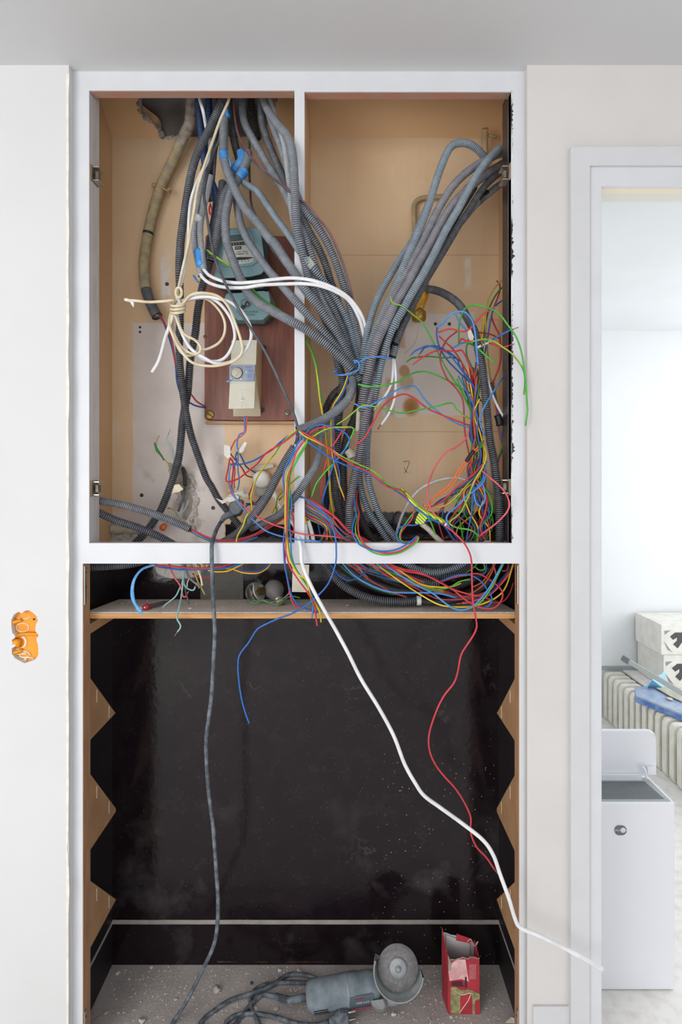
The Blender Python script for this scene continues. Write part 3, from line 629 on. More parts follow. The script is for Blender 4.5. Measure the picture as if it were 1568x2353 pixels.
for s, l in (('322,752,249', 'upper'), ('322,763,249', 'lower')):
    x, y, q = s.split(','); o = lathe('wall_plug', [(0,0),(-.0004,.0034),(-.0008,.0034),(-.0009,.0026),(-.0006,0)], P(float(x), float(y), 249.8), (0,1,0), 'ink', None, 14); tag(o, '%s of the two small dark holes at the upper left of the pale patch' % l, 'screw hole')
for x, y, l in ((384, 653, 'dark wall plug on a pale smear above the cream cable tail'), (490, 1167, 'dark screw hole in the patch between the two crossing conduits'), (326, 1138, 'small hole in the grey patch above the upper left conduit')):
    tag(lathe('wall_plug', [(0,0),(-.0004,.005),(-.0015,.005),(-.0016,.0035),(-.0006,0)], P(x, y, 249.8), (0,1,0), 'ink', None, 14), l, 'screw hole')
# handwritten 7.
hw = tag(wire('handwritten_seven', pts('927,1061,249.6 933,1060.5 942,1059.5 940,1066 936,1076 930,1088'), .0013, 'ink', None, 6, flat=.5), 'small handwritten black 7 with a dot on the lower back panel', 'writing')
wire('stroke', pts('929,1075,249.6 933,1082 938,1086'), .0012, 'ink', hw, 6, flat=.5); wire('stroke', pts('943,1084.4,249.6 944,1085.6'), .0016, 'ink', hw, 6, flat=.5)
# ---------------------------------------------------------------- sockets, connectors
so = empty('white_wall_socket', P(603, 1103, 235)); tag(so, 'white round socket back hanging from its metal bracket right of the red and blue wires', 'socket')
lathe('cup', [(0,.022),(-.012,.024),(-.02,.022),(-.024,.016),(-.025,0)], P(604, 1100, 235), (0.1,1,.15), 'white_plastic', so, 28)
pbox('base_plate', (582,1090), (600,1116), 222, 236, 'white_plastic', so, .002)
prism('bracket_arm', pl('584,1070 628,1065 630,1074 584,1084', 236), (0,-.004,0), 'pale_green', so, bevel=.001); prism('bracket_arm', pl('588,1118 615,1120 612,1136 584,1140', 236), (0,-.004,0), 'pale_green', so, bevel=.001)
so2 = empty('white_socket_bracket', P(545, 1145, 170)); tag(so2, 'dirty white socket bracket holding the black plug', 'socket')
prism('bracket', pl('495,1144 512,1150 528,1136 560,1126 572,1138 573,1146 560,1144 548,1140 530,1150 512,1158', 165), (0,-.004,0), 'old_white', so2, bevel=.001)
prism('bracket_tongue', pl('559,1120 566,1117 570,1122 565,1134 561,1134', 160), (0,-.003,0), 'steel', so2)
loft('housing', pl('519,1140 545,1133 553,1140 551,1150 524,1156', 180), pl('521,1143 544,1137 550,1142 548,1150 526,1155', 150), 'white_plastic', so2, .0015)
lathe('terminal', [(0,.006),(-.01,.007),(-.016,.004),(-.016,0)], P(533, 1128, 170), (0,1,-.4), 'old_white', so2, 14)
pg = empty('black_power_plug', P(545, 1168, 140)); tag(pg, 'dusty black rubber plug at the top of the long dark cable', 'plug')
loft('shell', pl('524,1160 550,1146 561,1150 561,1172 554,1186 534,1190 527,1178', 165), pl('527,1157 548,1147 558,1150 559,1168 551,1180 536,1184 529,1174', 125), 'plug_black', pg, .004)
wire('sleeve', pts('533,1180,145 524,1184 514,1190 509,1199,120'), .0078, 'dusty_cable', pg, 12, taper=[(0,1.2),(.6,1),(1,.7)])
def conn(s, q, lab, m='white_plastic'):
    o = loft('wire_connector', pl(s, q), pl(s, q-14), m, None, .001); tag(o, lab, 'wire connector'); return o
conn('515,1022 523,1022 530,1028 530,1050 523,1054 515,1046', 200, 'white connector block at the left of the red and blue wires under the breaker')
conn('549,1034 562,1015 568,1017 560,1038 552,1042', 195, 'translucent slanted connector on blue wires right of the white block')
conn('386,1130 395,1122 396,1115 412,1112 422,1124 416,1128 411,1131 398,1132 390,1139', 205, 'cream connector cap where the thin green wires end on the plaster patch', 'cream')
conn('1074,757 1082,755 1090,775 1086,786 1078,780', 60, 'pale crumpled tape label on blue wires at the upper right tangle', 'paper')
lb = tag(wire('tape_label', pts('1094,800,20 1108,794 1122,788 1135,783'), .0062, 'paper', None, 10, flat=.45, taper=[(0,.9),(.2,1.15),(.8,.95),(1,.7)]), 'pale paper tape label marked A1 wrapped round wires at the dark right jamb', 'label')
text('lettering', 'A1.', .0115, P(1112, 792, 12.5), (math.pi/2, -.35, 0), 'ink', lb)
# ---------------------------------------------------------------- yellow tape and striped tape pieces
o = tag(wire('yellow_tape', pts('684,1133,10 690,1155 697,1180 703,1203,14'), .0085, 'gold', None, 10, flat=.35, taper=[(0,.5),(.15,.8),(1,1.1)]), 'yellow tape strip wrapped on a white duct beside the divider foot', 'tape')
for i, s in enumerate(('700,1200,22 704,1225 709,1250,26', '708,1196,30 716,1222 722,1250,34')): tag(wire('white_cable_end', pts(s), .0052, 'white', None, 12), ('white cable end just right of the divider foot, below the yellow tape', 'second white cable end right of the divider foot, farther from the divider')[i], 'cable')
tag(wire('striped_tape', pts('920,1124,14 930,1133 945,1150 960,1166'), .0062, 'striped_tape', None, 12), 'narrow yellow and green striped tape wound on the wires running to the right', 'tape')
o = tag(wire('striped_tape', pts('955,1163,14 975,1176 1000,1189 1022,1200'), .0098, 'striped_tape', None, 12, flat=.6, taper=[(0,.6),(.3,1),(.9,1),(1,.8)]), 'thick yellow and green striped tape sleeve at the end of the wires', 'tape')
prism('tape_flag', pl('966,1172 980,1180 983,1190 972,1205 954,1203 957,1190', 8), (0, .0012, 0), 'striped_tape', o)
lathe('sleeve_end', [(0,.0075),(.004,.008),(.0045,.006),(.0,.005),(0,0)], P(1024, 1201, 13), (1,0,-.6), 'white_plastic', o, 16)
tag(wire('pale_sleeved_cable', pts('970,1204,26 985,1216 1000,1232 1022,1252,60'), .0065, 'pale_cable', None, 12), 'pale sleeved cable hanging from the striped tape to the white rail', 'cable')
# ---------------------------------------------------------------- things on the shelf
def bulb(name, mat, c, ax, r, lab, cap):
    t = empty(name, c); tag(t, lab, 'light bulb'); ax = np.array(ax, float); ax /= np.linalg.norm(ax)
    pr = [(-r*math.cos(a), r*math.sin(a)) for a in np.linspace(0, 2.35, 16)]+[(r*1.05, r*.52), (r*1.3, r*.45)]
    lathe('glass_envelope', pr, c, ax, mat, t, 32)
    lathe(*('screw_cap', [(r*1.22,.4*r),(r*1.25,r*.46),(r*1.5,r*.46),(r*1.52,r*.43),(r*1.6,r*.46),(r*1.9,r*.44),(r*1.95,r*.3),(r*1.95,0)]), c, ax, 'chrome', t, 24)
    lathe('contact', [(r*1.95,r*.32),(r*2.02,r*.26),(r*2.05,0)], np.array(c), ax, 'brass', t, 16)
    return t
b0 = bulb('clear_bulb', 'clear_glass', P(588, 1361, 160), (.15, 1, -.1), .0265, 'clear glass light bulb lying on the dusty shelf, left of the two', 0)
lathe('filament_mount', [(-.004,0),(-.003,.002),(.004,.003),(.014,.005),(.024,.006),(.03,0)], P(588, 1362, 160), (.15,1,-.1), 'brass', b0, 16)
bulb('frosted_bulb', 'frosted_glass', P(630, 1355, 175), (.45, -.75, -.6), .0255, 'frosted glass light bulb with its metal cap towards the front, right of the two', 0)
sd = empty('tester_screwdriver', SH(360, 1390, .005)); tag(sd, 'small mains tester screwdriver with a red cap lying on the left of the shelf', 'screwdriver')
a, b = SH(333, 1396, .007), SH(396, 1379, .006); ax = b-a; L = np.linalg.norm(ax)
lathe('cap', [(-.001,0),(0,.0075),(.012,.0085),(.016,.007),(.016,0)], a, ax, 'handle_red', sd, 20); lathe('button', [(-.003,0),(-.003,.0028),(0,.003)], a, ax, 'chrome', sd, 14)
lathe('handle', [(.016,.006),(.018,.0055),(L*.6,.0048),(L*.72,.003),(L*.72,0)], a, ax, 'violet_clear', sd, 8); lathe('blade', [(L*.6,.0018),(L*1.1,.0016),(L*1.1,0)], a, ax, 'steel', sd, 10)
cp = prism('paper_card', pl('673,1296 711,1298 708,1361 671,1360', 110), (0, .0012, 0), 'paper'); tag(cp, 'blank cream card hanging below the rail behind the white cable', 'card')
gr = empty('mesh_vent', P(510, 1336, 246)); tag(gr, 'square grey wire mesh vent on the black panel above the shelf', 'vent')
bm = bmesh.new(); q = .2485
for i in range(33): x = P(462+i*3.0, 0, 246)[0]; bbox(bm, x-.0005, x+.0005, q-.002, q-.001, P(0,1378,246)[2], P(0,1296,246)[2])
bobj('vertical_wires', bm, 'grid_grey', gr)
bm = bmesh.new()
for i in range(28): zz = P(0, 1297+i*3.0, 246)[2]; bbox(bm, P(461,0,246)[0], P(559,0,246)[0], q-.003, q-.002, zz-.0005, zz+.0005)
bobj('horizontal_wires', bm, 'grid_grey', gr)
# chips
def chip(c, r, m, lab, grp, seed, name='plaster_chip', flat=.5):
    rr = random.Random(seed); bm = bmesh.new(); bmesh.ops.create_icosphere(bm, subdivisions=2, radius=1)
    d = [(Vector((rr.gauss(0,1), rr.gauss(0,1), rr.gauss(0,1))).normalized(), rr.uniform(.45,.95)) for _ in range(9)]
    sx, sy = rr.uniform(.7,1.3), rr.uniform(.7,1.2); rot = rr.uniform(0, 6)
    for v in bm.verts:
        for n, k in d:
            t = v.co.dot(n)
            if t > k: v.co -= n*(t-k)
        x, y = v.co.x*sx, v.co.y*sy; v.co = Vector((x*math.cos(rot)-y*math.sin(rot), x*math.sin(rot)+y*math.cos(rot), v.co.z*flat))*r+Vector(c)
    o = bobj(name, bm, m); tag(o, lab, 'plaster chip', grp); return o
for i, (x, y, r, l) in enumerate(((498,2272,13,'big angular'),(271,2235,7,'rounded pale'),(298,2250,5,'small pale'),(242,2328,6,'upright pale'),(326,2344,9,'broad pale'),(587,2322,9,'pale'),(634,2318,6,'small white'),(643,2230,7,'pale'),(688,2231,8,'flat pale'),(521,2228,5,'small'),(906,2330,8,'white pointed'),(1037,2337,5,'tiny pale'),(669,2277,4,'tiny'),(348,2222,6,'jagged'),(404,2296,5,'brownish'))):
    where = ['between the long cable and the grinder cord','in the back left corner','near the left wall','near the left front','at the front left','under the cord loop','left of the plug','near the back, left of the grinder','behind the cord of the grinder','by the back wall behind the cable','just below the grinder head','at the foot of the red box','above the grinder cord','by the back wall near the left','in the middle of the left floor'][i]
    chip(FL(x, y, r*.0005), r*1.0/1000, 'chip_white' if i % 3 else 'chip', '%s plaster chip on the grey floor %s' % (l, where), 'larger plaster chips on the floor', i)
rr = random.Random(12)
for i in range(46):
    x = rr.uniform(250, 1130); y = rr.uniform(2226, 2350)
    if 700 < x < 985 and y > 2190 and y < 2350 or 1015 < x < 1115: continue
    r = rr.uniform(1.4, 3.6); chip(FL(x, y, r*.0005), r/1000, rr.choice(['chip', 'chip_white', 'chip']), 'small plaster crumb scattered on the grey floor of the lower recess', 'small plaster crumbs on the floor', 100+i)
for i in range(26):
    x = rr.uniform(225, 460) if i < 18 else rr.uniform(640, 900); y = rr.uniform(1379, 1402); r = rr.uniform(1.5, 5) if i < 18 else rr.uniform(1.2, 3)
    chip(SH(x, y, r*.0004), r/1000, rr.choice(['chip', 'chip_white']), 'plaster crumb on the %s part of the dusty shelf' % ('left' if i < 18 else 'middle'), 'plaster crumbs on the %s of the shelf' % ('left' if i < 18 else 'middle'), 300+i)
chip(SH(322, 1398, .003), .010, 'chip_white', 'pale plaster lump on the shelf just left of the screwdriver', None, 901); chip(SH(798, 1391, .002), .006, 'chip', 'single pale chip near the middle of the shelf', None, 902)
bm = bmesh.new(); ns = 0
for i in range(900):
    x, y = rr.uniform(-.6, .41), rr.uniform(.055, .245); s = rr.choice([.0006, .0009, .0014]); bbox(bm, x-s, x+s, y-s, y+s*.6, ZF, ZF+s*1.2)
o = bobj('floor_grit', bm, 'chip_white'); tag(o, 'fine pale grit strewn over the grey floor of the lower recess', 'grit', kind='stuff')
chip(FL(578, 2259, .003), .007, 'plug_black', 'small dark grey block on the floor above the cord loop', None, 77, 'rubber_block')
o = prism('paper_scrap', [tuple(FL(1162,2350,.001)), tuple(FL(1175,2338,.006)), tuple(FL(1182,2340,.01)), tuple(FL(1183,2352,.004))], (0,0,.0008), 'paper'); tag(o, 'crumpled paper scrap with a red mark at the front right corner of the floor', 'paper')
tag(chip(P(1118, 1246, 60), .014, 'paper', 'x', None, 55, 'torn_paper', .3), 'torn pale scrap lying behind the rail near the right jamb', 'paper')
# ---------------------------------------------------------------- angle grinder
g = empty('angle_grinder', FL(840, 2335, 0)); tag(g, 'dusty grey angle grinder with its cutting disc up, lying on the recess floor', 'angle grinder')
A = P(706, 2291, 118); B = P(872, 2262, 122); ax = B-A; L = np.linalg.norm(ax); u = ax/L
# ensure the body rests on the floor
body = lathe('motor_housing', [(0,0),(0,.024),(.004,.030),(.014,.0345),(.09,.0345),(.091,.0355),(.125,.0355),(.126,.034),(.16,.033),(L*.98,.030),(L,.026),(L,0)], A, ax, 'grinder', g, 40)
lathe('seam', [(0,.0358),(.0012,.0362),(.0024,.0358)], A+u*.105, ax, 'grinder_metal', g, 40)
for i in range(4):
    bm = bmesh.new(); p0 = A+u*.022+np.array((0,-.0335,0)); z = -.010-.0055*i
    yy = lambda zz: A[1]-math.sqrt(max(.0349**2-(zz)**2, 0)); zz = .004-.0068*i
    vs = []
    for s in (0, .036):
        c = A+u*(.018+i*.0015+s); 
        for w in (-.001, .001): vs.append(bm.verts.new((c[0], yy(zz-.012+w)-.0004, c[2]+zz-.012+w)))
    bm.faces.new((vs[0], vs[1], vs[3], vs[2])); 
    r_ = bmesh.ops.extrude_face_region(bm, geom=list(bm.faces)); bmesh.ops.translate(bm, verts=[q for q in r_['geom'] if isinstance(q, bmesh.types.BMVert)], vec=(0,.003,0)); bobj('vent_slot', bm, 'ink', g)
# gear head
hd = P(893, 2264, 136)
lathe('gear_head', [(-.045,.022),(-.038,.032),(-.015,.0345),(.01,.033),(.026,.024),(.03,0)], hd+np.array((-.004,0,-.006)), (1,-.05,.2), 'grinder_metal', g, 28)
wire('gear_neck', pts('880,2296,112 905,2290 930,2278'), .018, 'grinder_metal', g, 16, taper=[(0,.8),(.5,1),(1,.75)])
loft('lock_lever', pl('850,2298 884,2292 893,2310 884,2326 868,2326 852,2310', 95), pl('852,2300 880,2296 886,2312 880,2320 868,2320 856,2310', 84), 'grinder_metal', g, .002)
dn = np.array((-.03, -1, .32)); dn /= np.linalg.norm(dn); dc = P(915, 2223, 108)
lathe('cutting_disc', [(-.001,0),(-.001,.050),(.0012,.050),(.0014,.021),(.0014,0)], dc, dn, 'disc', g, 48)
lathe('flange', [(0,.0225),(.004,.0225),(.006,.019),(.007,.010),(.007,.007),(.014,.0065),(.015,0)], dc, dn, 'grinder_metal', g, 32)
up = np.array((0,0,1.))-dn*np.dot((0,0,1.), dn); up /= np.linalg.norm(up); sx = np.cross(up, dn); 
for a in range(5): lathe('pin_hole', [(0,.0018),(.0005,.0018),(.0006,0)], dc+dn*.0045+(sx*math.cos(a*1.256)+up*math.sin(a*1.256))*.0145, dn, 'ink', g, 10)
# guard: open half drum
ang = np.linspace(math.radians(158), math.radians(352), 40); V = []; Rg = .0605
for th, a0, a1 in ((0, -.012, .016),):
    prof = [(-.012,.04),(-.012,Rg),(.024,Rg+.002),(.026,Rg-.001),(.024,Rg-.002),(-.009,Rg-.003),(-.009,.04)]
    for a in ang:
        for t, r in prof: V.append(dc+dn*t+(sx*math.cos(a)+up*math.sin(a))*r)
n = 7; Q = [(i*n+j, i*n+(j+1) % n, (i+1)*n+(j+1) % n, (i+1)*n+j) for i in range(39) for j in range(n)]+[(0,1,2,6), (6,2,3,3)][:1]
qmesh('guard', V, Q, 'grinder_metal', g)
# label plate with its upside-down lettering
lab0 = A+u*.150; 
def onbody(s, zz): 
    c = A+u*s; return np.array((c[0], c[1]-math.sqrt(.0368**2-zz*zz), c[2]+zz))
V = [onbody(s, zz) for s in np.linspace(.108, .166, 6) for zz in np.linspace(-.027, .012, 8)]
qmesh('label_plate', V, [(i*8+j, i*8+j+1, (i+1)*8+j+1, (i+1)*8+j) for i in range(5) for j in range(7)], 'grinder_label', g)
slope_ = math.atan2(u[2], u[0])
text('lettering', 'BOSCH', .0145, onbody(.137, -.0165)+np.array((0,-.0045,-.001)), (math.pi/2-.45, math.pi-slope_, 0), 'letter_red', g)
text('lettering', 'GWS 850C', .0072, onbody(.140, -.002)+np.array((0,-.0014,0)), (math.pi/2-.05, math.pi-slope_, 0), 'letter_grey', g)
text('lettering', 'Professional', .0055, onbody(.133, .006)+np.array((0,-.0014,0)), (math.pi/2+.15, math.pi-slope_, 0), 'letter_red', g)
wire('cable_gland', [A-u*.001, A-u*.02, A-u*.045+np.array((0,0,.0)), FL(634, 2289, .008)], .0085, 'dusty_cable', g, 14, taper=[(0,1),(.6,.95),(1,.8)])
R6 = .0052
cord = [FL(x, y, R6) for x, y in ((634,2290),(606,2286),(588,2298),(571,2315),(552,2340),(530,2362),(490,2372),(458,2362),(470,2340),(488,2326),(528,2303),(578,2286),(628,2266),(661,2241),(700,2240),(728,2250),(736,2257),(720,2260),(700,2258),(644,2258),(601,2266),(580,2284),(576,2308),(588,2338),(596,2362),(560,2374),(518,2356),(541,2334),(578,2329),(628,2336),(677,2351),(720,2356),(757,2348))]
for k in (10, 11, 12): cord[k][2] += .004
wire('power_cord', cord, R6, 'dusty_cable', g, 10)
pc = FL(760, 2346, .017); pe = FL(800, 2336, .020); pa = pe-pc
lathe('plug', [(-.004,.006),(0,.010),(.003,.008),(.006,.011),(.010,.009),(.014,.014),(.028,.019),(.040,.0195),(.044,.016),(.044,0)], pc, pa, 'dusty_cable', g, 24)
for dz in (-.0095, .0095): lathe('plug_pin', [(.04,.0024),(.062,.0024),(.063,.0012),(.063,0)], pc+np.array((0, 0, dz)), pa, 'chrome', g, 12)
# ---------------------------------------------------------------- torn red carton
cb = empty('torn_red_carton', FL(1066, 2334)); tag(cb, 'torn open red and brown carton standing on the floor right of the grinder', 'carton')
q0, q1 = FL(1030, 2330), FL(1104, 2337); x0, x1 = q0[0], q1[0]; y0 = q0[1]; hgt = P(0, 2160, 1000*y0)[2]
dpt = .052
def torn(base, top, seed, amp):
    rr = random.Random(seed); (xa, ya), (xb, yb) = base; n = 14; up_ = []
    for i in range(n+1):
        f = i/n; zt = top[0]+(top[1]-top[0])*f+rr.uniform(-amp, amp)+(top[2] if len(top) > 2 else 0)*math.sin(f*math.pi); up_.append((xa+(xb-xa)*f, ya+(yb-ya)*f, zt))
    return [(xa, ya, ZF+.0005)]+up_+[(xb, yb, ZF+.0005)]
zt = lambda py, y: (VY-py)*(y+D0)/F
fr = prism('front_panel', torn(((x0+.0, y0), (x1-.0, y0)), (zt(2208, y0), zt(2200, y0), .004), 1, .003), (0, .0016, 0), 'card_red', cb)
prism('left_panel', torn(((x0, y0+.0017), (x0-.006, y0+dpt)), (zt(2200, y0), zt(2134, y0+dpt), -.004), 2, .002), (.0015, 0, 0), 'card_red', cb)
prism('right_panel', torn(((x1-.0015, y0+.0017), (x1-.002, y0+dpt)), (zt(2204, y0), zt(2158, y0+dpt), .004), 3, .002), (.0015, 0, 0), 'card_red', cb)
prism('back_panel', torn(((x0-.006, y0+dpt), (x1-.002, y0+dpt)), (zt(2140, y0+dpt), zt(2165, y0+dpt), 0), 4, .0015), (0, .0015, 0), 'card_inside', cb)
prism('inner_flap', [(x0+.004, y0+dpt-.004, -1.30), (x1-.012, y0+dpt-.004, -1.30), (x1-.013, y0+dpt-.003, zt(2165, y0+dpt)), (x0+.004, y0+dpt-.003, zt(2146, y0+dpt))], (0,.001,0), 'card_inside', cb)
prism('flap_print', [(x0+.030, y0+dpt-.0055, zt(2157, y0+dpt)), (x1-.014, y0+dpt-.0055, zt(2164, y0+dpt)), (x1-.014, y0+dpt-.0055, zt(2152, y0+dpt)), (x0+.031, y0+dpt-.0055, zt(2142, y0+dpt))], (0,.001,0), 'card_red', cb)
fq = [0]
def fp(s):
    fq[0] += .12; return [tuple(P(float(a.split(',')[0]), float(a.split(',')[1]), 1000*y0-.7-fq[0])) for a in s.split()]
for nm, s, m in (('peeled_paper', '1031,2232 1040,2212 1052,2205 1070,2205 1078,2256 1060,2250 1034,2254', 'card_pale'), ('torn_patch', '1036,2268 1048,2268 1060,2276 1080,2274 1103,2284 1103,2335 1036,2328', 'card_green'), ('torn_patch', '1058,2290 1076,2280 1086,2290 1086,2334 1058,2330', 'card_red'), ('torn_patch', '1092,2300 1103,2296 1103,2335 1092,2334', 'card_red'), ('dark_print', '1040,2257 1062,2256 1066,2268 1048,2266 1038,2264', 'card_dark'), ('dark_print', '1069,2245 1073,2245 1074,2270 1069,2270', 'card_dark'), ('brown_tear', '1030,2195 1038,2214 1036,2232 1031,2230', 'card_brown')): prism(nm, fp(s), (0, .0006, 0), m, cb)
for i in range(5): prism('print_line', fp('%g,2216 %g,2216 %g,2250 %g,2250' % (1080+i*3.2, 1081+i*3.2, 1081+i*3.2, 1080+i*3.2)), (0,.0005,0), 'card_pale', cb)
wire('glue_thread', pts('1046,2276,%g 1062,2286 1078,2282 1090,2284' % (1000*y0-2)), .001, 'cream', cb, 6); wire('glue_thread', pts('1082,2286,%g 1076,2300 1066,2314 1056,2328' % (1000*y0-2)), .001, 'cream', cb, 6)
wire('torn_edge', [Vector(v) for v in torn(((x0+.0, y0-.0008), (x1-.0, y0-.0008)), (zt(2208, y0), zt(2200, y0), .004), 1, .003)[1:-1]], .0011, 'card_brown', cb, 6)
wire('curled_corner', [Vector((x1-.020, y0+dpt-.004, zt(2162, y0+dpt))), Vector((x1-.012, y0+dpt-.008, zt(2152, y0+dpt))), Vector((x1-.001, y0+dpt-.01, zt(2166, y0+dpt))), Vector((x1, y0+.02, zt(2180, y0)))], .003, 'card_pale', cb, 8, flat=.4)
# ---------------------------------------------------------------- the other room
dh = empty('dehumidifier', FL(1468, 2280)); tag(dh, 'white floor standing dehumidifier with its lid up, seen through the doorway', 'dehumidifier')
fy = FL(1500, 2280)[1]; fl_ = P(1376, 0, fy*1000)[0]-.06; fr_ = P(1552, 0, fy*1000)[0]; tz = P(0, 1843, fy*1000)[2]
box('cabinet', fl_, fr_, fy, fy+.135, ZF+.006, tz-.002, 'dehum_white', dh, .004)
box('foot', fl_+.01, fr_-.01, fy+.01, fy+.12, ZF, ZF+.006, 'dehum_grey', dh)
box('grille', fl_+.006, fr_-.008, fy+.006, fy+.118, tz-.003, tz, 'dehum_grey', dh, .001)
bm = bmesh.new()
for i in range(13): yy = fy+.014+i*.0066; bbox(bm, fl_+.01, fr_-.02-.0006*i, yy, yy+.003, tz-.0002, tz+.0008)
bobj('louvres', bm, 'slot_dark', dh)
lz0, lz1 = P(0, 1775, (fy+.115)*1000)[2], P(0, 1678, (fy+.115)*1000)[2]; lr = P(1508, 0, (fy+.115)*1000)[0]
lid = prism('lid', [(fl_, fy+.112, lz0), (lr, fy+.112, lz0), (lr, fy+.112, lz1-.022), (lr-.004, fy+.112, lz1-.008), (lr-.018, fy+.112, lz1), (fl_, fy+.112, lz1)], (0, .014, 0), 'dehum_white', dh, bevel=.003)
box('hinge_block', P(1489,0,(fy+.1)*1000)[0], P(1508,0,(fy+.1)*1000)[0], fy+.098, fy+.112, P(0,1780,(fy+.1)*1000)[2], P(0,1764,(fy+.1)*1000)[2], 'dehum_white', dh, .002)
wire('lid_stay', pts('1476,1760,%g 1484,1772 1486,1790' % ((fy+.095)*1000)), .0035, 'dehum_white', dh)
box('lid_ledge', fl_, P(1478,0,(fy+.1)*1000)[0], fy+.104, fy+.114, lz0-.02, lz0+.0005, 'dehum_white', dh, .002)
lc = P(1424, 1908, fy*1000-1.5); lathe('logo', [(0,0),(0,.0125),(-.0008,.0125),(-.0008,0)], lc, (0,1,0), 'logo_grey', dh, 36)
lathe('logo', [(0,0),(0,.0125),(-.0006,.0125),(-.0006,0)], P(1429.5, 1908, fy*1000-.6), (0,1,0), 'logo_grey', dh, 36); lathe('logo_gap', [(0,0),(0,.0068),(-.0008,.0068),(-.0008,0)], P(1432.5, 1907.5, fy*1000-2.4), (0,1,0), 'dehum_white', dh, 32)
text('lettering', 'EQUATION', .0056, P(1427, 1908, fy*1000-3.4), (math.pi/2, 0, 0), 'dehum_white', dh)
ra = empty('cast_iron_radiator', (1.49, 1.4, ZF)); tag(ra, 'long white cast iron column radiator along the wall of the next room', 'radiator')
ztop, zbot = -1.09, -1.349
for k in range(40):
    yy = .97+.0565*k*1.0
    if yy > fx-.03: break
    bm = bmesh.new(); th = .019; xa, xb = 1.43, 1.545; w = .030
    pr = [(xa,zbot+.02),(xa+.008,zbot+.004),(xa+w-.008,zbot+.004),(xa+w,zbot+.02),(xa+w,ztop-.045),(xb-w,ztop-.045),(xb-w,zbot+.02),(xb,zbot+.02),(xb,ztop-.022),(xb-.01,ztop-.004),(xb-.025,ztop),(xa+.025,ztop),(xa+.008,ztop-.005),(xa,ztop-.024)]
    vs = [bm.verts.new((x, yy, z)) for x, z in pr]; es = [bm.edges.new((vs[i], vs[(i+1) % len(vs)])) for i in range(len(vs))]
    bmesh.ops.triangle_fill(bm, edges=es, use_beauty=True); r_ = bmesh.ops.extrude_face_region(bm, geom=list(bm.faces)); bmesh.ops.translate(bm, verts=[q for q in r_['geom'] if isinstance(q, bmesh.types.BMVert)], vec=(0, .034, 0))
    bmesh.ops.dissolve_limit(bm, angle_limit=.01, verts=bm.verts, edges=bm.edges)
    bobj('column', bm, 'radiator', ra, bevel=.006)
for zz in (ztop-.03, zbot+.03): wire('header_pipe', [(1.487, .99, zz), (1.487, fx-.02, zz)], .014, 'radiator', ra, 12)
def carton(z0, z1, dx, lab):
    t = box('white_carton', 1.609+dx, 1.95, 1.55, 1.80, z0, z1, 'carton', bevel=.003); tag(t, lab, 'carton'); yq = 1.5495
    cz = (z0+z1)/2-.003; cx = 1.609+dx+.08; s = (z1-z0)*.42
    def pp(l): return [(cx+a*s, yq, cz+b_*s) for a, b_ in l]
    prism('printed_emblem', pp([(-.55,.30),(-.15,.62),(.45,.62),(.62,.3),(.42,-.1),(.05,-.62),(-.3,-.3),(.0,0.0),(.0,.25),(-.3,.05)]), (0,-.0008,0), 'carton_print', t)
    prism('printed_emblem', pp([(-1,-.1),(-.75,-.72),(-.4,-.9),(-.85,-.3)]), (0,-.0008,0), 'carton_print2', t); prism('printed_emblem', pp([(-1,.75),(-.5,.8),(-.95,.45)]), (0,-.0008,0), 'carton_print2', t); prism('printed_emblem', pp([(.4,-.7),(.8,-.5),(.9,-.95)]), (0,-.0008,0), 'carton_print2', t)
carton(-1.088, -.922, .012, 'white carton with a grey angular emblem, lower of the two stacked by the radiator'); carton(-.921, -.768, 0, 'white carton with a dark angular emblem, upper of the two stacked by the radiator')
tb = empty('sill_tray', (1.75, 1.3, -1.088)); o = box('windowsill_board', 1.56, 2.1, 1.40, 1.50, -1.0895, -1.0745, 'paper', bevel=.002); tag(o, 'pale board lying on the sill in front of the two stacked cartons', 'board'); bpy.data.objects.remove(tb)
tr = empty('painting_tray', (1.50, 1.1, -1.08)); tag(tr, 'blue plaster spattered tray lying on the radiator', 'tray')
T = lambda px, py: P(px, py, 1000*((VY-py)/F and (-1.065*F/(VY-py))-D0))
def topz(px, py, zz): d = zz*F/(VY-py); return (((px-VX)*d/F), d-D0, zz)
tl = [topz(*q, -1.055) for q in ((1459,1580),(1475,1577),(1520,1576),(1568,1590),(1600,1640),(1568,1640),(1500,1612),(1462,1598))]
prism('tray_top', tl, (0,0,-.010), 'tray_top', tr, bevel=.002); prism('tray_side', [(a, b_, c_-.0101) for a, b_, c_ in tl], (0,0,-.024), 'tray_blue', tr, bevel=.004)
prism('putty_knife', [topz(*q, -1.048) for q in ((1508,1581),(1530,1577),(1572,1602),(1572,1614),(1540,1600))], (0,0,.002), 'pale_green', None); k = bpy.data.objects['putty_knife']; tag(k, 'pale filling knife lying on the blue tray', 'knife')
chip(topz(1540, 1606, -1.05), .018, 'chip', 'lump of dried filler on the blue tray', None, 31, 'filler_lump', .3)
pa_ = [P(1432, 1512, 640), P(1500, 1552, 560), P(1600, 1612, 450)]; po = wire('extension_pole', pa_, .0085, 'pole_grey', None, 12); tag(po, 'grey extension pole leaning over the radiator in the next room', 'pole')
wire('end_cap', [P(1431.5, 1511.7, 641), P(1447, 1521, 622)], .0105, 'logo_grey', po, 12)
o = prism('plastic_sheet', [topz(*q, -1.0) for q in ((1485,1576),(1500,1562),(1522,1548),(1528,1537))]+[topz(1530,1585,-1.06), topz(1490,1580,-1.06)], (.01,.01,0), 'plastic_sky'); tag(o, 'light blue plastic sheet crumpled beside the cartons', 'plastic sheet')
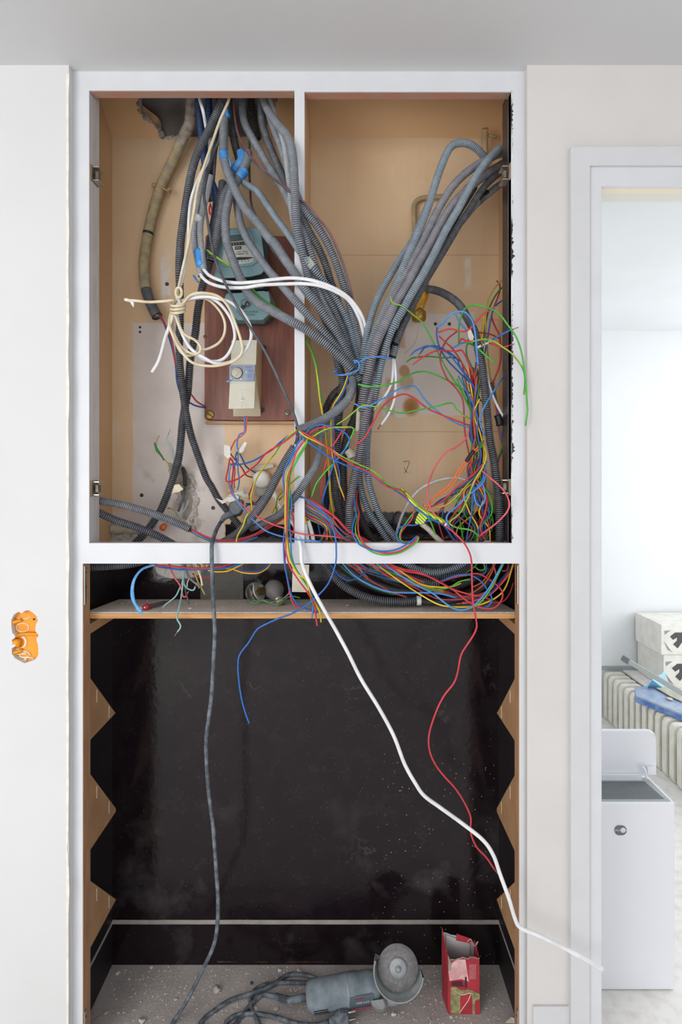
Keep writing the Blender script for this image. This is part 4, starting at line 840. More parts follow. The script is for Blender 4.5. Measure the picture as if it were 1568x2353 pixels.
# ---------------------------------------------------------------- corrugated conduits
def CD(label, k, r, s, op=(False, False), name='corrugated_conduit', pitch=4.6, group=None):
    p = pts(s); rr_ = rpx(r, p); o = conduit(name, p, rr_, CON[k], pitch=rpx(pitch, p), open_end=op); tag(o, label, 'conduit', group); return o
CD('long dark conduit at the far left of the bundle, passing behind the coiled cream cable', 'dark', 9, '512,180,100 511,227,90 485,289,80 458,343,70 442,390 432,441,60 421,512 415,560 412,622,60 413,657,70 414,727,80 412,807,110 417,871 423,919,140 428,951,150 439,999,165 455,1046 474,1097,190 487,1119 503,1148 528,1180 548,1205,200 556,1210', (False, True))
CD('dark conduit right of the cream knot, crossing the far left one down to the corner', 'dark', 9.3, '512,420,120 510,440,110 502,486 494,524,100 488,565 484,594 474,630 466,657,110 455,712,120 449,766 438,823 433,887,150 428,919,165 420,967,175 417,999 412,1046 404,1078,195 391,1119 372,1167,190 353,1199,180 328,1231,170 296,1262,160')
T1 = CD('grey conduit crossing lowest over the blue meter, from the blue tape to the tie wire', 'grey', 10.3, '570,350,120 569,366,112 558,392,100 543,419,95 529,450,90 520,485,80 518,513,72 521,555,62 534,595,52 551,637,42 569,671,32 595,697,20 630,717,5 667,737,-12 704,757,-16 744,786,-12 782,820,-4 810,851,0')
CD('second grey conduit up from the lowest one crossing the blue meter dial', 'grey', 9.4, '544,440,130 545,468,115 553,513,90 570,553,70 593,588,50 618,622,30 644,651,8 676,688,-12 710,726,-15 744,763,-10 773,797,0 798,829,8 820,858,14')
CD('long grey conduit from the top blue tape diagonally down to the knot of conduits', 'grey', 10.2, '519,190,110 518,226,105 516,260,100 514,300,95 514,352,90 516,370,86 525,401,75 543,441,60 565,481,45 592,512,35 619,548,20 632,560,14 656,597,0 681,634,-12 704,668,-16 739,714,-12 773,763,0 799,812,12 816,842,20 830,875,26')
CD('thin bluish conduit starting at the blue tape behind the meter top and running diagonally right', 'blue', 8, '560,418,110 565,423,100 592,441,80 619,479,60 641,510,40 665,542,12 687,574,-10 713,608,-16 739,639,-8 767,677,8 790,717,22 805,754,30 815,794,34 826,840,36')
CD('dark grey conduit third from the top right of the left compartment', 'grey', 9, '555,190,140 556,233,130 561,278,120 579,316,100 601,354,80 623,392,60 646,425,40 665,462,8 682,500,-8 698,536,-12 714,580,-9 728,618,0 742,657,10 762,700,20 782,745,30 799,790,38 815,840,44')
CD('dark conduit running from the middle of the header to the right of the divider', 'dark', 9, '598,190,130 600,229,115 602,278,100 614,320,80 632,365,60 648,401,40 664,437,20 682,476,-4 697,508,-11 712,535,-12 730,566,-6 747,604,4 760,645,14 776,690,24 793,735,34 807,780,42 822,840,50')
CD('conduit emerging just left of the curved front one under the header', 'grey', 9, '606,190,120 613,240,95 628,290,70 645,334,45 657,372,20 669,412,-2 683,450,-12 699,482,-14 724,512,-12 746,546,-6 766,588,2 783,634,12 797,680,20 809,720,28 819,760,34 828,800,40 833,850,44')
CD('front grey conduit bulging over the white divider under the header', 'grey', 9.8, '600,200,110 612,245,80 637,285,40 657,308,10 669,336,-15 675,379,-30 677,423,-34 679,468,-34 681,510,-32 687,548,-26 696,585,-18 706,625,-8 719,665,0 736,708,10 755,750,16 776,792,22 797,832,28 812,862,32')
CD('light grey inner conduit between the front bulging one and its neighbours', 'light', 7.5, '616,215,100 632,272,70 645,300,45 656,340,15 662,390,-2 668,440,-8 672,490,-10 684,540,-8 702,590,-3 720,640,4 741,690,14 766,740,24 790,790,32 806,830,38')
CD('blue tinted conduit hidden deep behind the left cables', 'navy', 8, '453,190,160 455,229,155 461,289,150 465,330,148 470,370,140 476,400,130 487,420,120 496,447,112 496,479,115 489,520,120 482,560,125 476,600,130 470,640,135')
CD('dark blue conduit stub high in the ceiling hole', 'navy', 8, '478,190,170 480,240,165 478,300,165 474,350,160 470,400,165')
CD('black conduit in the shadow behind the long diagonal one', 'black', 8.5, '502,200,170 500,280,160 492,340,150 484,400,145 480,460,140')
CD('black conduit in the shadow left of the blue taped pair', 'black', 9, '530,190,165 532,260,155 538,320,140 548,360,128 553,380,118')
CD('black conduit deep in the middle of the ceiling hole', 'black', 9, '575,190,185 578,240,180 584,290,178 592,320,180')
CD('grey conduit down to the right of the long cables, ending under the lowest tape', 'grey', 9.5, '552,388,118 540,412,112 520,440,108 512,459,105 508,493,100 500,530,98 492,565,95 484,600,97')
CD('left one of the two short conduits taped together with white and blue tape', 'light', 7.2, '468,385,95 462,424,85 453,473,75 446,529,65 449,571,58 456,606,52 462,634,46', (False, True))
CD('right one of the two short conduits taped together with white and blue tape', 'light', 7.2, '484,405,98 476,448,86 466,483,72 460,529,60 463,571,50 466,600,44 469,620,40', (False, True))
# right bundle
CD('light grey conduit arching highest at the upper right of the recess', 'blue', 9, '1122,372,150 1113,360,130 1090,337,105 1063,328,90 1036,338,80 1017,376,72 1002,418,66 987,468,58 971,510,50 952,556,42 929,609,34 909,660,26 891,700,18 873,740,10 856,780,8 840,828,10 832,862,12')
CD('bluish conduit forming the left edge of the right bundle', 'blue', 8.4, '985,468,110 965,515,95 945,559,85 918,598,70 891,644,58 868,686,45 851,735,32 840,790,24 832,844,30 828,880,34')
CD('brownish grey conduit from the right jamb down the middle left of the right bundle', 'brown', 9.4, '1180,352,170 1154,352,140 1109,372,110 1071,398,90 1038,432,72 1008,480,60 984,529,50 958,582,40 930,634,30 906,680,20 886,724,10 869,770,4 855,820,2 846,865,4 836,905,10 829,940,22')
CD('bluish conduit along the front right of the right bundle', 'blue', 9, '1180,326,150 1154,338,125 1125,364,90 1098,399,66 1075,440,50 1052,483,38 1025,529,28 1002,575,18 976,624,8 948,672,-2 926,712,-8 905,750,-8 889,790,-2 876,838,4 868,880,8 858,930,18')
CD('thick ribbed conduit in the front middle of the right bundle', 'brown', 10.4, '1180,372,190 1154,378,170 1094,418,110 1065,445,85 1036,478,66 1010,520,50 987,563,38 960,609,26 936,655,14 911,697,4 893,730,-6 874,768,-14 858,810,-16 848,850,-12 838,900,-2 833,945,8')
CD('dark conduit low at the right jamb, left of the black taped one', 'dark', 8, '1180,388,185 1154,395,160 1124,418,130 1100,448,110 1080,480,95 1056,516,84 1030,560,74 1003,605,62 976,650,48 950,700,34 928,745,22 908,790,14')
CD('conduit with black tape running lowest from the right jamb', 'grey', 8.4, '1180,412,200 1151,424,180 1121,447,150 1095,468,130 1070,498,118 1048,525,110 1022,566,98 994,606,84 972,650,70 952,690,56 936,725,44 918,770,34 902,820,26')
CD('dark conduit hidden along the back right of the right bundle', 'dark', 9, '1090,430,140 1040,510,110 985,600,85 940,680,65 905,740,48 884,800,36 869,860,30 856,920,30 848,975,36')
CD('dark conduit end holding the two short white cables beside the blue tie wire', 'black', 8.5, '905,752,48 906,780,42 904,805,38 902,824,36', (False, True))
CD('conduit in the middle of the right bundle with broad ribs', 'brown', 10, '1020,545,100 990,588,85 955,645,68 925,697,52 902,745,38 884,795,26 866,850,16 852,905,8 842,950,6 834,1000,10 826,1050,20 816,1094,34 808,1133,46 804,1170,52 803,1208,56 803,1262,64')
# below the knot
CD('dark conduit dropping straight from the knot to the rail, leftmost of the thick ones', 'dark', 10, '765,780,60 774,815,50 779,842,46 788,872,50 785,913,58 779,954,66 776,1005,74 773,1043,78 771,1094,82 772,1133,84 778,1165,86 787,1200,88 797,1262,92')
CD('dark conduit dropping from the knot just left of the front brown one', 'black', 9.8, '812,842,24 822,860,28 828,893,34 824,929,44 813,967,56 802,992,66 792,1031,78 789,1069,84 790,1120,88 794,1170,90 798,1230,92')
CD('dark conduit curving left below the knot behind the open ended one', 'black', 9, '800,870,60 782,893,66 766,908,72 752,934,80 745,960,86 742,990,92')
CD('open ended grey conduit curving over the divider with coloured wires in its mouth', 'grey', 10.2, '810,845,44 812,880,30 806,905,18 796,923,8 773,944,-6 743,964,-18 712,979,-28 690,986,-32 682,988,-34', (False, True), pitch=3.4)
CD('grey conduit from behind the open ended one down left over the divider foot', 'grey', 8.6, '752,962,70 745,985,60 738,1000,52 735,1031,40 728,1063,20 716,1088,2 702,1108,-10 686,1132,-14 665,1157,0 646,1180,30 623,1193,60 600,1205,90 578,1214,120', pitch=3.7)
CD('open grey conduit rising from the rail left of the divider, dark cable inside', 'grey', 9.8, '677,1027,24 666,1044,26 651,1069,30 631,1107,38 614,1140,46 592,1173,58 567,1205,78 544,1227,100 519,1243,125 490,1258,150', (True, False), pitch=3.9)
CD('thin bluish conduit at the right edge of the bundle curving to the rail', 'blue', 8, '858,900,52 852,940,54 848,980,56 845,1018,58 844,1065,60 848,1109,62 859,1147,66 873,1183,72 891,1211,78 906,1232,84 925,1258,92')
CD('second thin bluish conduit curving to the rail, left of the edge one', 'blue', 8, '840,960,70 836,1000,72 830,1050,74 827,1101,76 835,1142,80 850,1178,84 870,1208,88 891,1239,94 905,1262,100')
CD('black conduit curling behind the coloured wires near the rail', 'black', 8, '822,1060,110 818,1110,110 822,1160,112 834,1200,114 850,1230,116 872,1250,118')
CD('bright blue conduit stub behind the yellow and red wires right of the divider', 'navy', 8.5, '757,1080,130 756,1120,128 751,1150,122 747,1180,118 742,1215,116')
CD('dark conduit curving from behind the gas valve down the right side to the rail', 'dark', 9.6, '965,668,205 978,664,190 1007,669,160 1035,683,130 1058,703,105 1075,732,85 1090,761,70 1098,795,60 1107,835,54 1113,881,50 1118,930,48 1122,973,48 1127,1016,48 1134,1050,48 1141,1101,48 1147,1144,50 1149,1187,52 1149,1241,56 1148,1275,60')
CD('short grey conduit with pink tape at its top at the lower right', 'blue', 8.2, '1070,1163,150 1078,1175,148 1088,1190,146 1095,1212,144 1096,1242,142 1094,1270,140', (True, False))
# lower left
CD('upper grey conduit coming out of the left jamb, its mouth full of coloured wires', 'grey', 8.8, '205,1148,70 229,1151,70 280,1160,75 328,1173,80 372,1188,85 407,1202,88 437,1216,90', (False, True), pitch=4.0)
CD('lower dark conduit coming out of the left jamb and sinking behind the rail', 'dark', 9, '205,1170,60 229,1179,62 264,1195,65 312,1211,68 343,1223,70 372,1236,72 408,1256,75')
CD('dark conduit just under the rail at the upper left of the lower opening', 'dark', 8.2, '180,1306,90 206,1304,90 264,1301,95 305,1296,100 345,1286,110')
CD('short dark conduit stub set in the broken plaster', 'black', 4.5, '420,1075,236 424,1092,228 426,1116,222', (False, True), pitch=2.6)
o = tag(wire('buried_pipe', pts('255,1216,240 285,1216,240 320,1215,240'), .012, 'pale_cable', None, 14), 'pale half buried plaster covered pipe at the lower left of the recess', 'pipe')
ob = lathe('orange_plug', [(0,0),(0,.009),(.014,.008),(.014,0)], P(374, 1213, 205), (0,1,.3), 'orange', None, 16); tag(ob, 'small round orange plug between the two lower left conduits', 'plug')
# shelf box
CD('large grey conduit lying along the shelf with a white tape ring', 'dark', 9.6, '744,1285,150 748,1297,148 766,1322,140 791,1346,130 822,1364,120 855,1376,112 893,1382,106 932,1382,104 960,1380,104')
CD('bluish conduit hanging in a shallow arc just under the rail at the right', 'blue', 8, '915,1284,70 931,1293,72 953,1305,76 979,1313,80 1007,1314,82 1033,1309,84 1059,1298,86 1080,1284,88')
CD('dark conduit arc right below the bluish one under the rail', 'dark', 8, '930,1296,110 950,1312,112 981,1324,114 1016,1325,116 1051,1316,118 1077,1300,120 1090,1284,122')
CD('brown dusty conduit with its open end among the wires on the shelf', 'dark', 8.6, '880,1288,100 905,1305,100 925,1315,98 957,1331,96 990,1339,92 1011,1337,90', (False, True))
CD('black conduit deep in the shelf box under the brown one', 'black', 8.6, '835,1300,160 860,1318,158 892,1335,156 925,1350,154 957,1359,152 1001,1362,150 1044,1350,148 1088,1331,146 1125,1306,144')
CD('black conduit at the very back of the shelf box', 'black', 9, '800,1298,190 850,1325,190 905,1345,188 960,1372,186 1010,1380,184 1060,1370,182 1105,1345,180 1130,1310,180')
for s, l in (('770,1290,170 800,1314 835,1340 880,1358 930,1366 975,1368,160', 'smooth black cable above the large conduit on the shelf'), ('785,1288,140 817,1318 860,1340 910,1356 957,1362,130', 'second smooth black cable above the large conduit'), ('965,1381,104 990,1384 1040,1380 1090,1364 1130,1330,130', 'smooth black cable continuing from the white tape ring to the right')):
    tag(wire('black_cable', pts(s), .0075, 'black_cable', None, 12), l, 'cable')
# tape rings
def ring(label, m, r, s, name='tape_wrap', flat=1.0, cat='tape', seg=16):
    p = pts(s); return tag(wire(name, p, rpx(r, p), m, None, seg, flat=flat, step=.003), label, cat)
ring('blue tape band on the long diagonal conduit, level with the mid left hinge', 'blue_tape', 10.9, '514,350,89 515,360,87 517,366,86')
ring('blue tape patch at the top of the long diagonal conduit under the header', 'blue_tape', 8, '521,250,94 523,262,92 525,268,91', flat=.6)
ring('long blue tape wrap twisting down left on the dark conduit', 'blue_tape', 9.6, '553,348,118 556,362,116 553,372,114 543,384,112 537,394,110')
ring('blue tape wrap at the start of the lowest conduit', 'blue_tape', 11, '563,392,102 556,400,99 549,409,97')
ring('torn blue tape end hanging by the long diagonal conduit', 'blue_tape', 5, '526,364,84 530,376,82 530,386,84', flat=.4)
ring('white tape band around the two short conduits', 'white_tape', 13.5, '458,499,66 455,505,65 453,509,64', flat=.8)
ring('crumpled blue tape around the mouths of the two short conduits', 'blue_tape', 12.5, '456,577,52 459,590,50 461,604,47 464,613,44', flat=.85)
ring('loose blue tape scrap hanging below the two taped conduits', 'blue_tape', 5, '446,634,50 450,642,48 455,648,47', flat=.35)
ring('white tape ring around the large conduit on the shelf', 'white_tape', 11, '958,1380,104 964,1380,104 968,1380,104')
ring('black tape around the conduit near the right jamb', 'black_tape', 9.6, '1118,444,150 1108,455,142 1098,464,134')
ring('pale paint smeared tape on the conduit below the knot', 'pale_cable', 6, '826,940,20 824,965,24 823,990,30')
ring('dusty pale tape patch on the conduit left of the front brown one', 'pale_cable', 10.5, '800,1035,62 806,1042,60 810,1052,58')
ring('pink tape at the top of the short lower right conduit', 'pink', 9, '1064,1152,146 1071,1162,148 1075,1170,148', flat=.7)
ring('small dusty white tape on the thin bluish conduit beside the divider', 'pale_cable', 9.2, '706,596,-12 713,606,-14 719,614,-14')
# ---------------------------------------------------------------- cables
def W_(name, label, m, r, s, cat='wire', twist=None, tip=None, group=None, seg=8, flat=1.0):
    p = pts(s); o = wire(name, p, rpx(r, p), m, None, seg, twist=twist, flat=flat); tag(o, label, cat, group)
    if tip:
        for e in tip:
            a, b = (p[-1], p[-2]) if e else (p[0], p[1]); d = (a-b)/np.linalg.norm(a-b)
            wire('bare_end', [a-d*.001, a+d*.006, a+d*.013], rpx(r, p)*.55, 'copper', o, 6)
    return o
YG = ['yellow', 'green']
white = tag(wire('white_cable', pts('457,190,70 459,226,68 467,256,66 474,294,95 482,330,92 478,368,55 462,399,46 447,434,40 438,468,36 434,512 434,545 428,590,30 420,637,28 411,668,26 408,690,24 423,690,20 455,683,16 487,683,14 532,696,14 560,721,16 576,753,18 576,782,20 560,810,18 535,830,16 500,836,14 471,823,14 436,798,16 414,753,18 406,716,20 412,696,24 440,684,28 471,680,28 503,696,28 528,727,28 539,759,28 538,785,28 522,817,28 500,830,27 470,826,27 442,804,27 420,769,26 408,738,24 402,716,20 396,728,18 388,753,16 379,779 372,807 363,833 349,856,14'), .0040, 'white', None, 10), 'long white cable coiled in the middle left, its cut end pointing down left', 'cable')
cream = tag(wire('cream_cable', pts('530,190,50 527,227,46 507,274,40 489,325,34 469,383,28 454,434,26 445,490,24 438,530,22 433,560,20 424,600,18 414,645,16 410,672,14 416,700,10 436,680,8 461,673,8 500,680,8 525,705,8 541,743,9 554,782,10 557,806,10 544,826,10 512,838,9 477,841,9 442,833,9 417,807,10 398,772,12 389,742,14 398,712,22 425,692,34 471,686,38 500,708,38 516,737,38 516,766,38 503,788,38 477,802,36 461,804,34 440,817,33 417,810,32 401,779,30 391,747,26 400,722,16 412,748,10 424,768,8 449,782,8 461,797,9 458,810,10 445,814,12 420,800,22 402,770,30 394,730,32 398,700,24 400,690,12 379,692,8 343,694,6 312,691,6 287,689,8'), .0033, 'cream', None, 10), 'long cream cable coiled and tied at the middle left, one end sticking out left', 'cable')
for i, (y, w) in enumerate(((700,17),(708,18),(716,17))): wire('binding_turn', [P(409+w*math.cos(a)*.9, y+3*math.sin(a)+.5*w*math.cos(a)*-.2, 14-16*math.sin(a)) for a in np.linspace(0, 6.28, 14)], .0034, 'cream', cream, 8)
wire('tie_loop', ringpts(411, 672, 7, 12, 2), .0033, 'cream', cream, 8); wire('paint_blob', pts('286,688,8 296,690 302,694'), .0045, 'white', cream, 8, taper=[(0,.6),(.4,1),(1,.5)]); wire('paint_blob', pts('303,692,7 305,697 307,706,7'), .0042, 'white', cream, 8, taper=[(0,1.1),(.5,.9),(1,.1)])

W_('white_cable', 'upper of two white cables sweeping from the blue taped conduits to the knot', 'white', 4.0, '464,612,44 471,622,36 483,634,30 509,645,22 543,650,14 584,648,6 630,642,-8 673,639,-24 716,644,-30 759,658,-20 793,677,-6 816,700,6 833,728,20 840,755,34 842,790,50', 'cable', seg=12)
W_('white_cable', 'lower of two white cables sweeping from the blue taped conduits to the knot', 'white', 4.0, '460,628,46 466,638,38 483,651,30 515,660,22 561,661,12 601,655,2 647,653,-12 696,652,-28 736,657,-26 773,671,-14 802,691,2 822,723,16 833,755,30 838,785,46', 'cable', seg=12)
W_('earth_cable', 'thick yellow and green earth wire passing behind the meter conduits and down beside the divider', YG, 2.9, '475,575,60 495,590,58 520,606,60 540,620,66 558,637,62 578,662,58 601,686,54 624,702,50 647,717,44 672,745,52 690,765,30 697,773,26 713,800,28 725,835,30 731,872,34 736,916,40 742,954,46 747,992,54 753,1043,64 757,1094,74 760,1145,84 768,1193,94', 'wire', twist=.06, seg=10)
def flatcable(label, s, stripe, r=3.6):
    o = W_('flat_cable', label, 'dark_cable', r, s, 'cable', seg=10, flat=.8)
    if stripe:
        p = pts(s); q = [v+np.array((.0012, -.0031, .001)) for v in p]; wire('red_stripe', q, .0006, 'red', o, 6)
    return o
flatcable('dark flat cable with a red stripe curving from the header over the divider', '536,190,110 537,229,100 541,278,86 550,316,70 570,352,50 596,383,30 623,405,10 652,428,-12 672,445,-20 690,458,-26 712,476,-26 735,505,-26 755,530,-22 776,573,-14 793,619,-4 805,662,6 813,700,16 822,745,28', True)
flatcable('long dark flat cable running diagonally to the mouth of the open ended conduit', '508,290,100 503,325,92 494,343,86 485,370,76 474,412,60 469,445,52 471,466,46 477,507,36 486,559,26 498,605,16 515,645,4 538,691,-4 561,731,-6 584,766,-6 607,803,-6 627,843,-8 644,880,-10 660,915,-12 676,954,-20 685,984,-30', False, 4.0)
flatcable('dark flat cable from below the mouth into the short rising conduit', '684,998,-26 684,1008,-18 681,1018,0 676,1030,20', False, 4.2)
flatcable('dark cable behind the thick conduits, over the meter right edge', '574,300,150 573,380,140 575,430,130 578,470,120 590,500,112 605,532,100 622,566,84 640,592,66 656,612,50', False, 3.4)
flatcable('black cable deep in the shadow of the header left of the taped conduit', '497,220,140 498,280,130 497,330,120 492,400,118 487,460,116', False, 4)
W_('white_cable', 'long white cable hanging from the white socket across the opening to the doorway', 'white', 4.4, '630,1132,205 633,1138,195 640,1156,160 654,1177,110 671,1198,60 681,1219,20 687,1240,-6 692,1259,-16 694,1292,-22 707,1328,-24 727,1369,-26 753,1415,-28 773,1450,-30 800,1500,-32 830,1560,-34 870,1625,-36 905,1690,-38 930,1755,-40 955,1800,-42 975,1828,-44 1010,1854,-46 1060,1890,-50 1110,1930,-56 1134,1965,-60 1150,2010,-64 1170,2065,-70 1183,2108,-74 1196,2131,-76 1240,2150,-80 1300,2180,-84 1350,2207,-86 1386,2228,-88', 'cable', seg=14)
o = W_('strain_relief', 'white ribbed strain relief where the long white cable leaves the socket', 'white_plastic', 7, '626,1124,222 630,1132,208 634,1142,192', 'fitting', seg=14)
W_('black_cable', 'long dark dusty cable from the black plug hanging straight down to the floor', ['dusty_cable'], 4.6, '508,1199,120 503,1207,95 496,1221,40 490,1240,0 487,1253,-14 487,1285,-18 488,1332,-18 491,1396,-18 494,1450,-18 492,1500,-16 486,1600,-10 475,1690,0 475,1750,10 480,1820,20 490,1900,30 497,2000,40 501,2060,46 500,2120,52 492,2170,58 470,2220,66 440,2280,76 420,2316,82 396,2352,84', 'cable', seg=14)
W_('grey_cable', 'light grey cable arching behind the wires at the lower right', 'white_tape', 3.2, '905,1250,150 912,1224,160 923,1187,175 941,1152,185 966,1124,190 998,1107,190 1030,1099,190 1058,1099,190 1095,1112,185 1119,1127,180 1136,1140,175', 'cable', seg=10)

W_('white_cable', 'short white cable running to the dark right jamb beside the right conduit', 'white', 3.2, '1116,844,60 1121,873,58 1133,910,60 1147,939,64 1160,962,74 1170,978,90', 'cable', seg=10)
W_('white_cable', 'left one of the two short white cables under the tie wire, end frayed', 'white', 3.4, '902,822,36 903,850,34 900,880,32 888,905,30 872,925,30 856,943,30', 'cable', tip=(1,), seg=10)
W_('white_cable', 'right one of the two short white cables under the tie wire', 'white', 3.2, '906,822,36 909,850,36 910,885,38 906,920,42 894,950,46 876,976,50', 'cable', tip=(1,), seg=10)
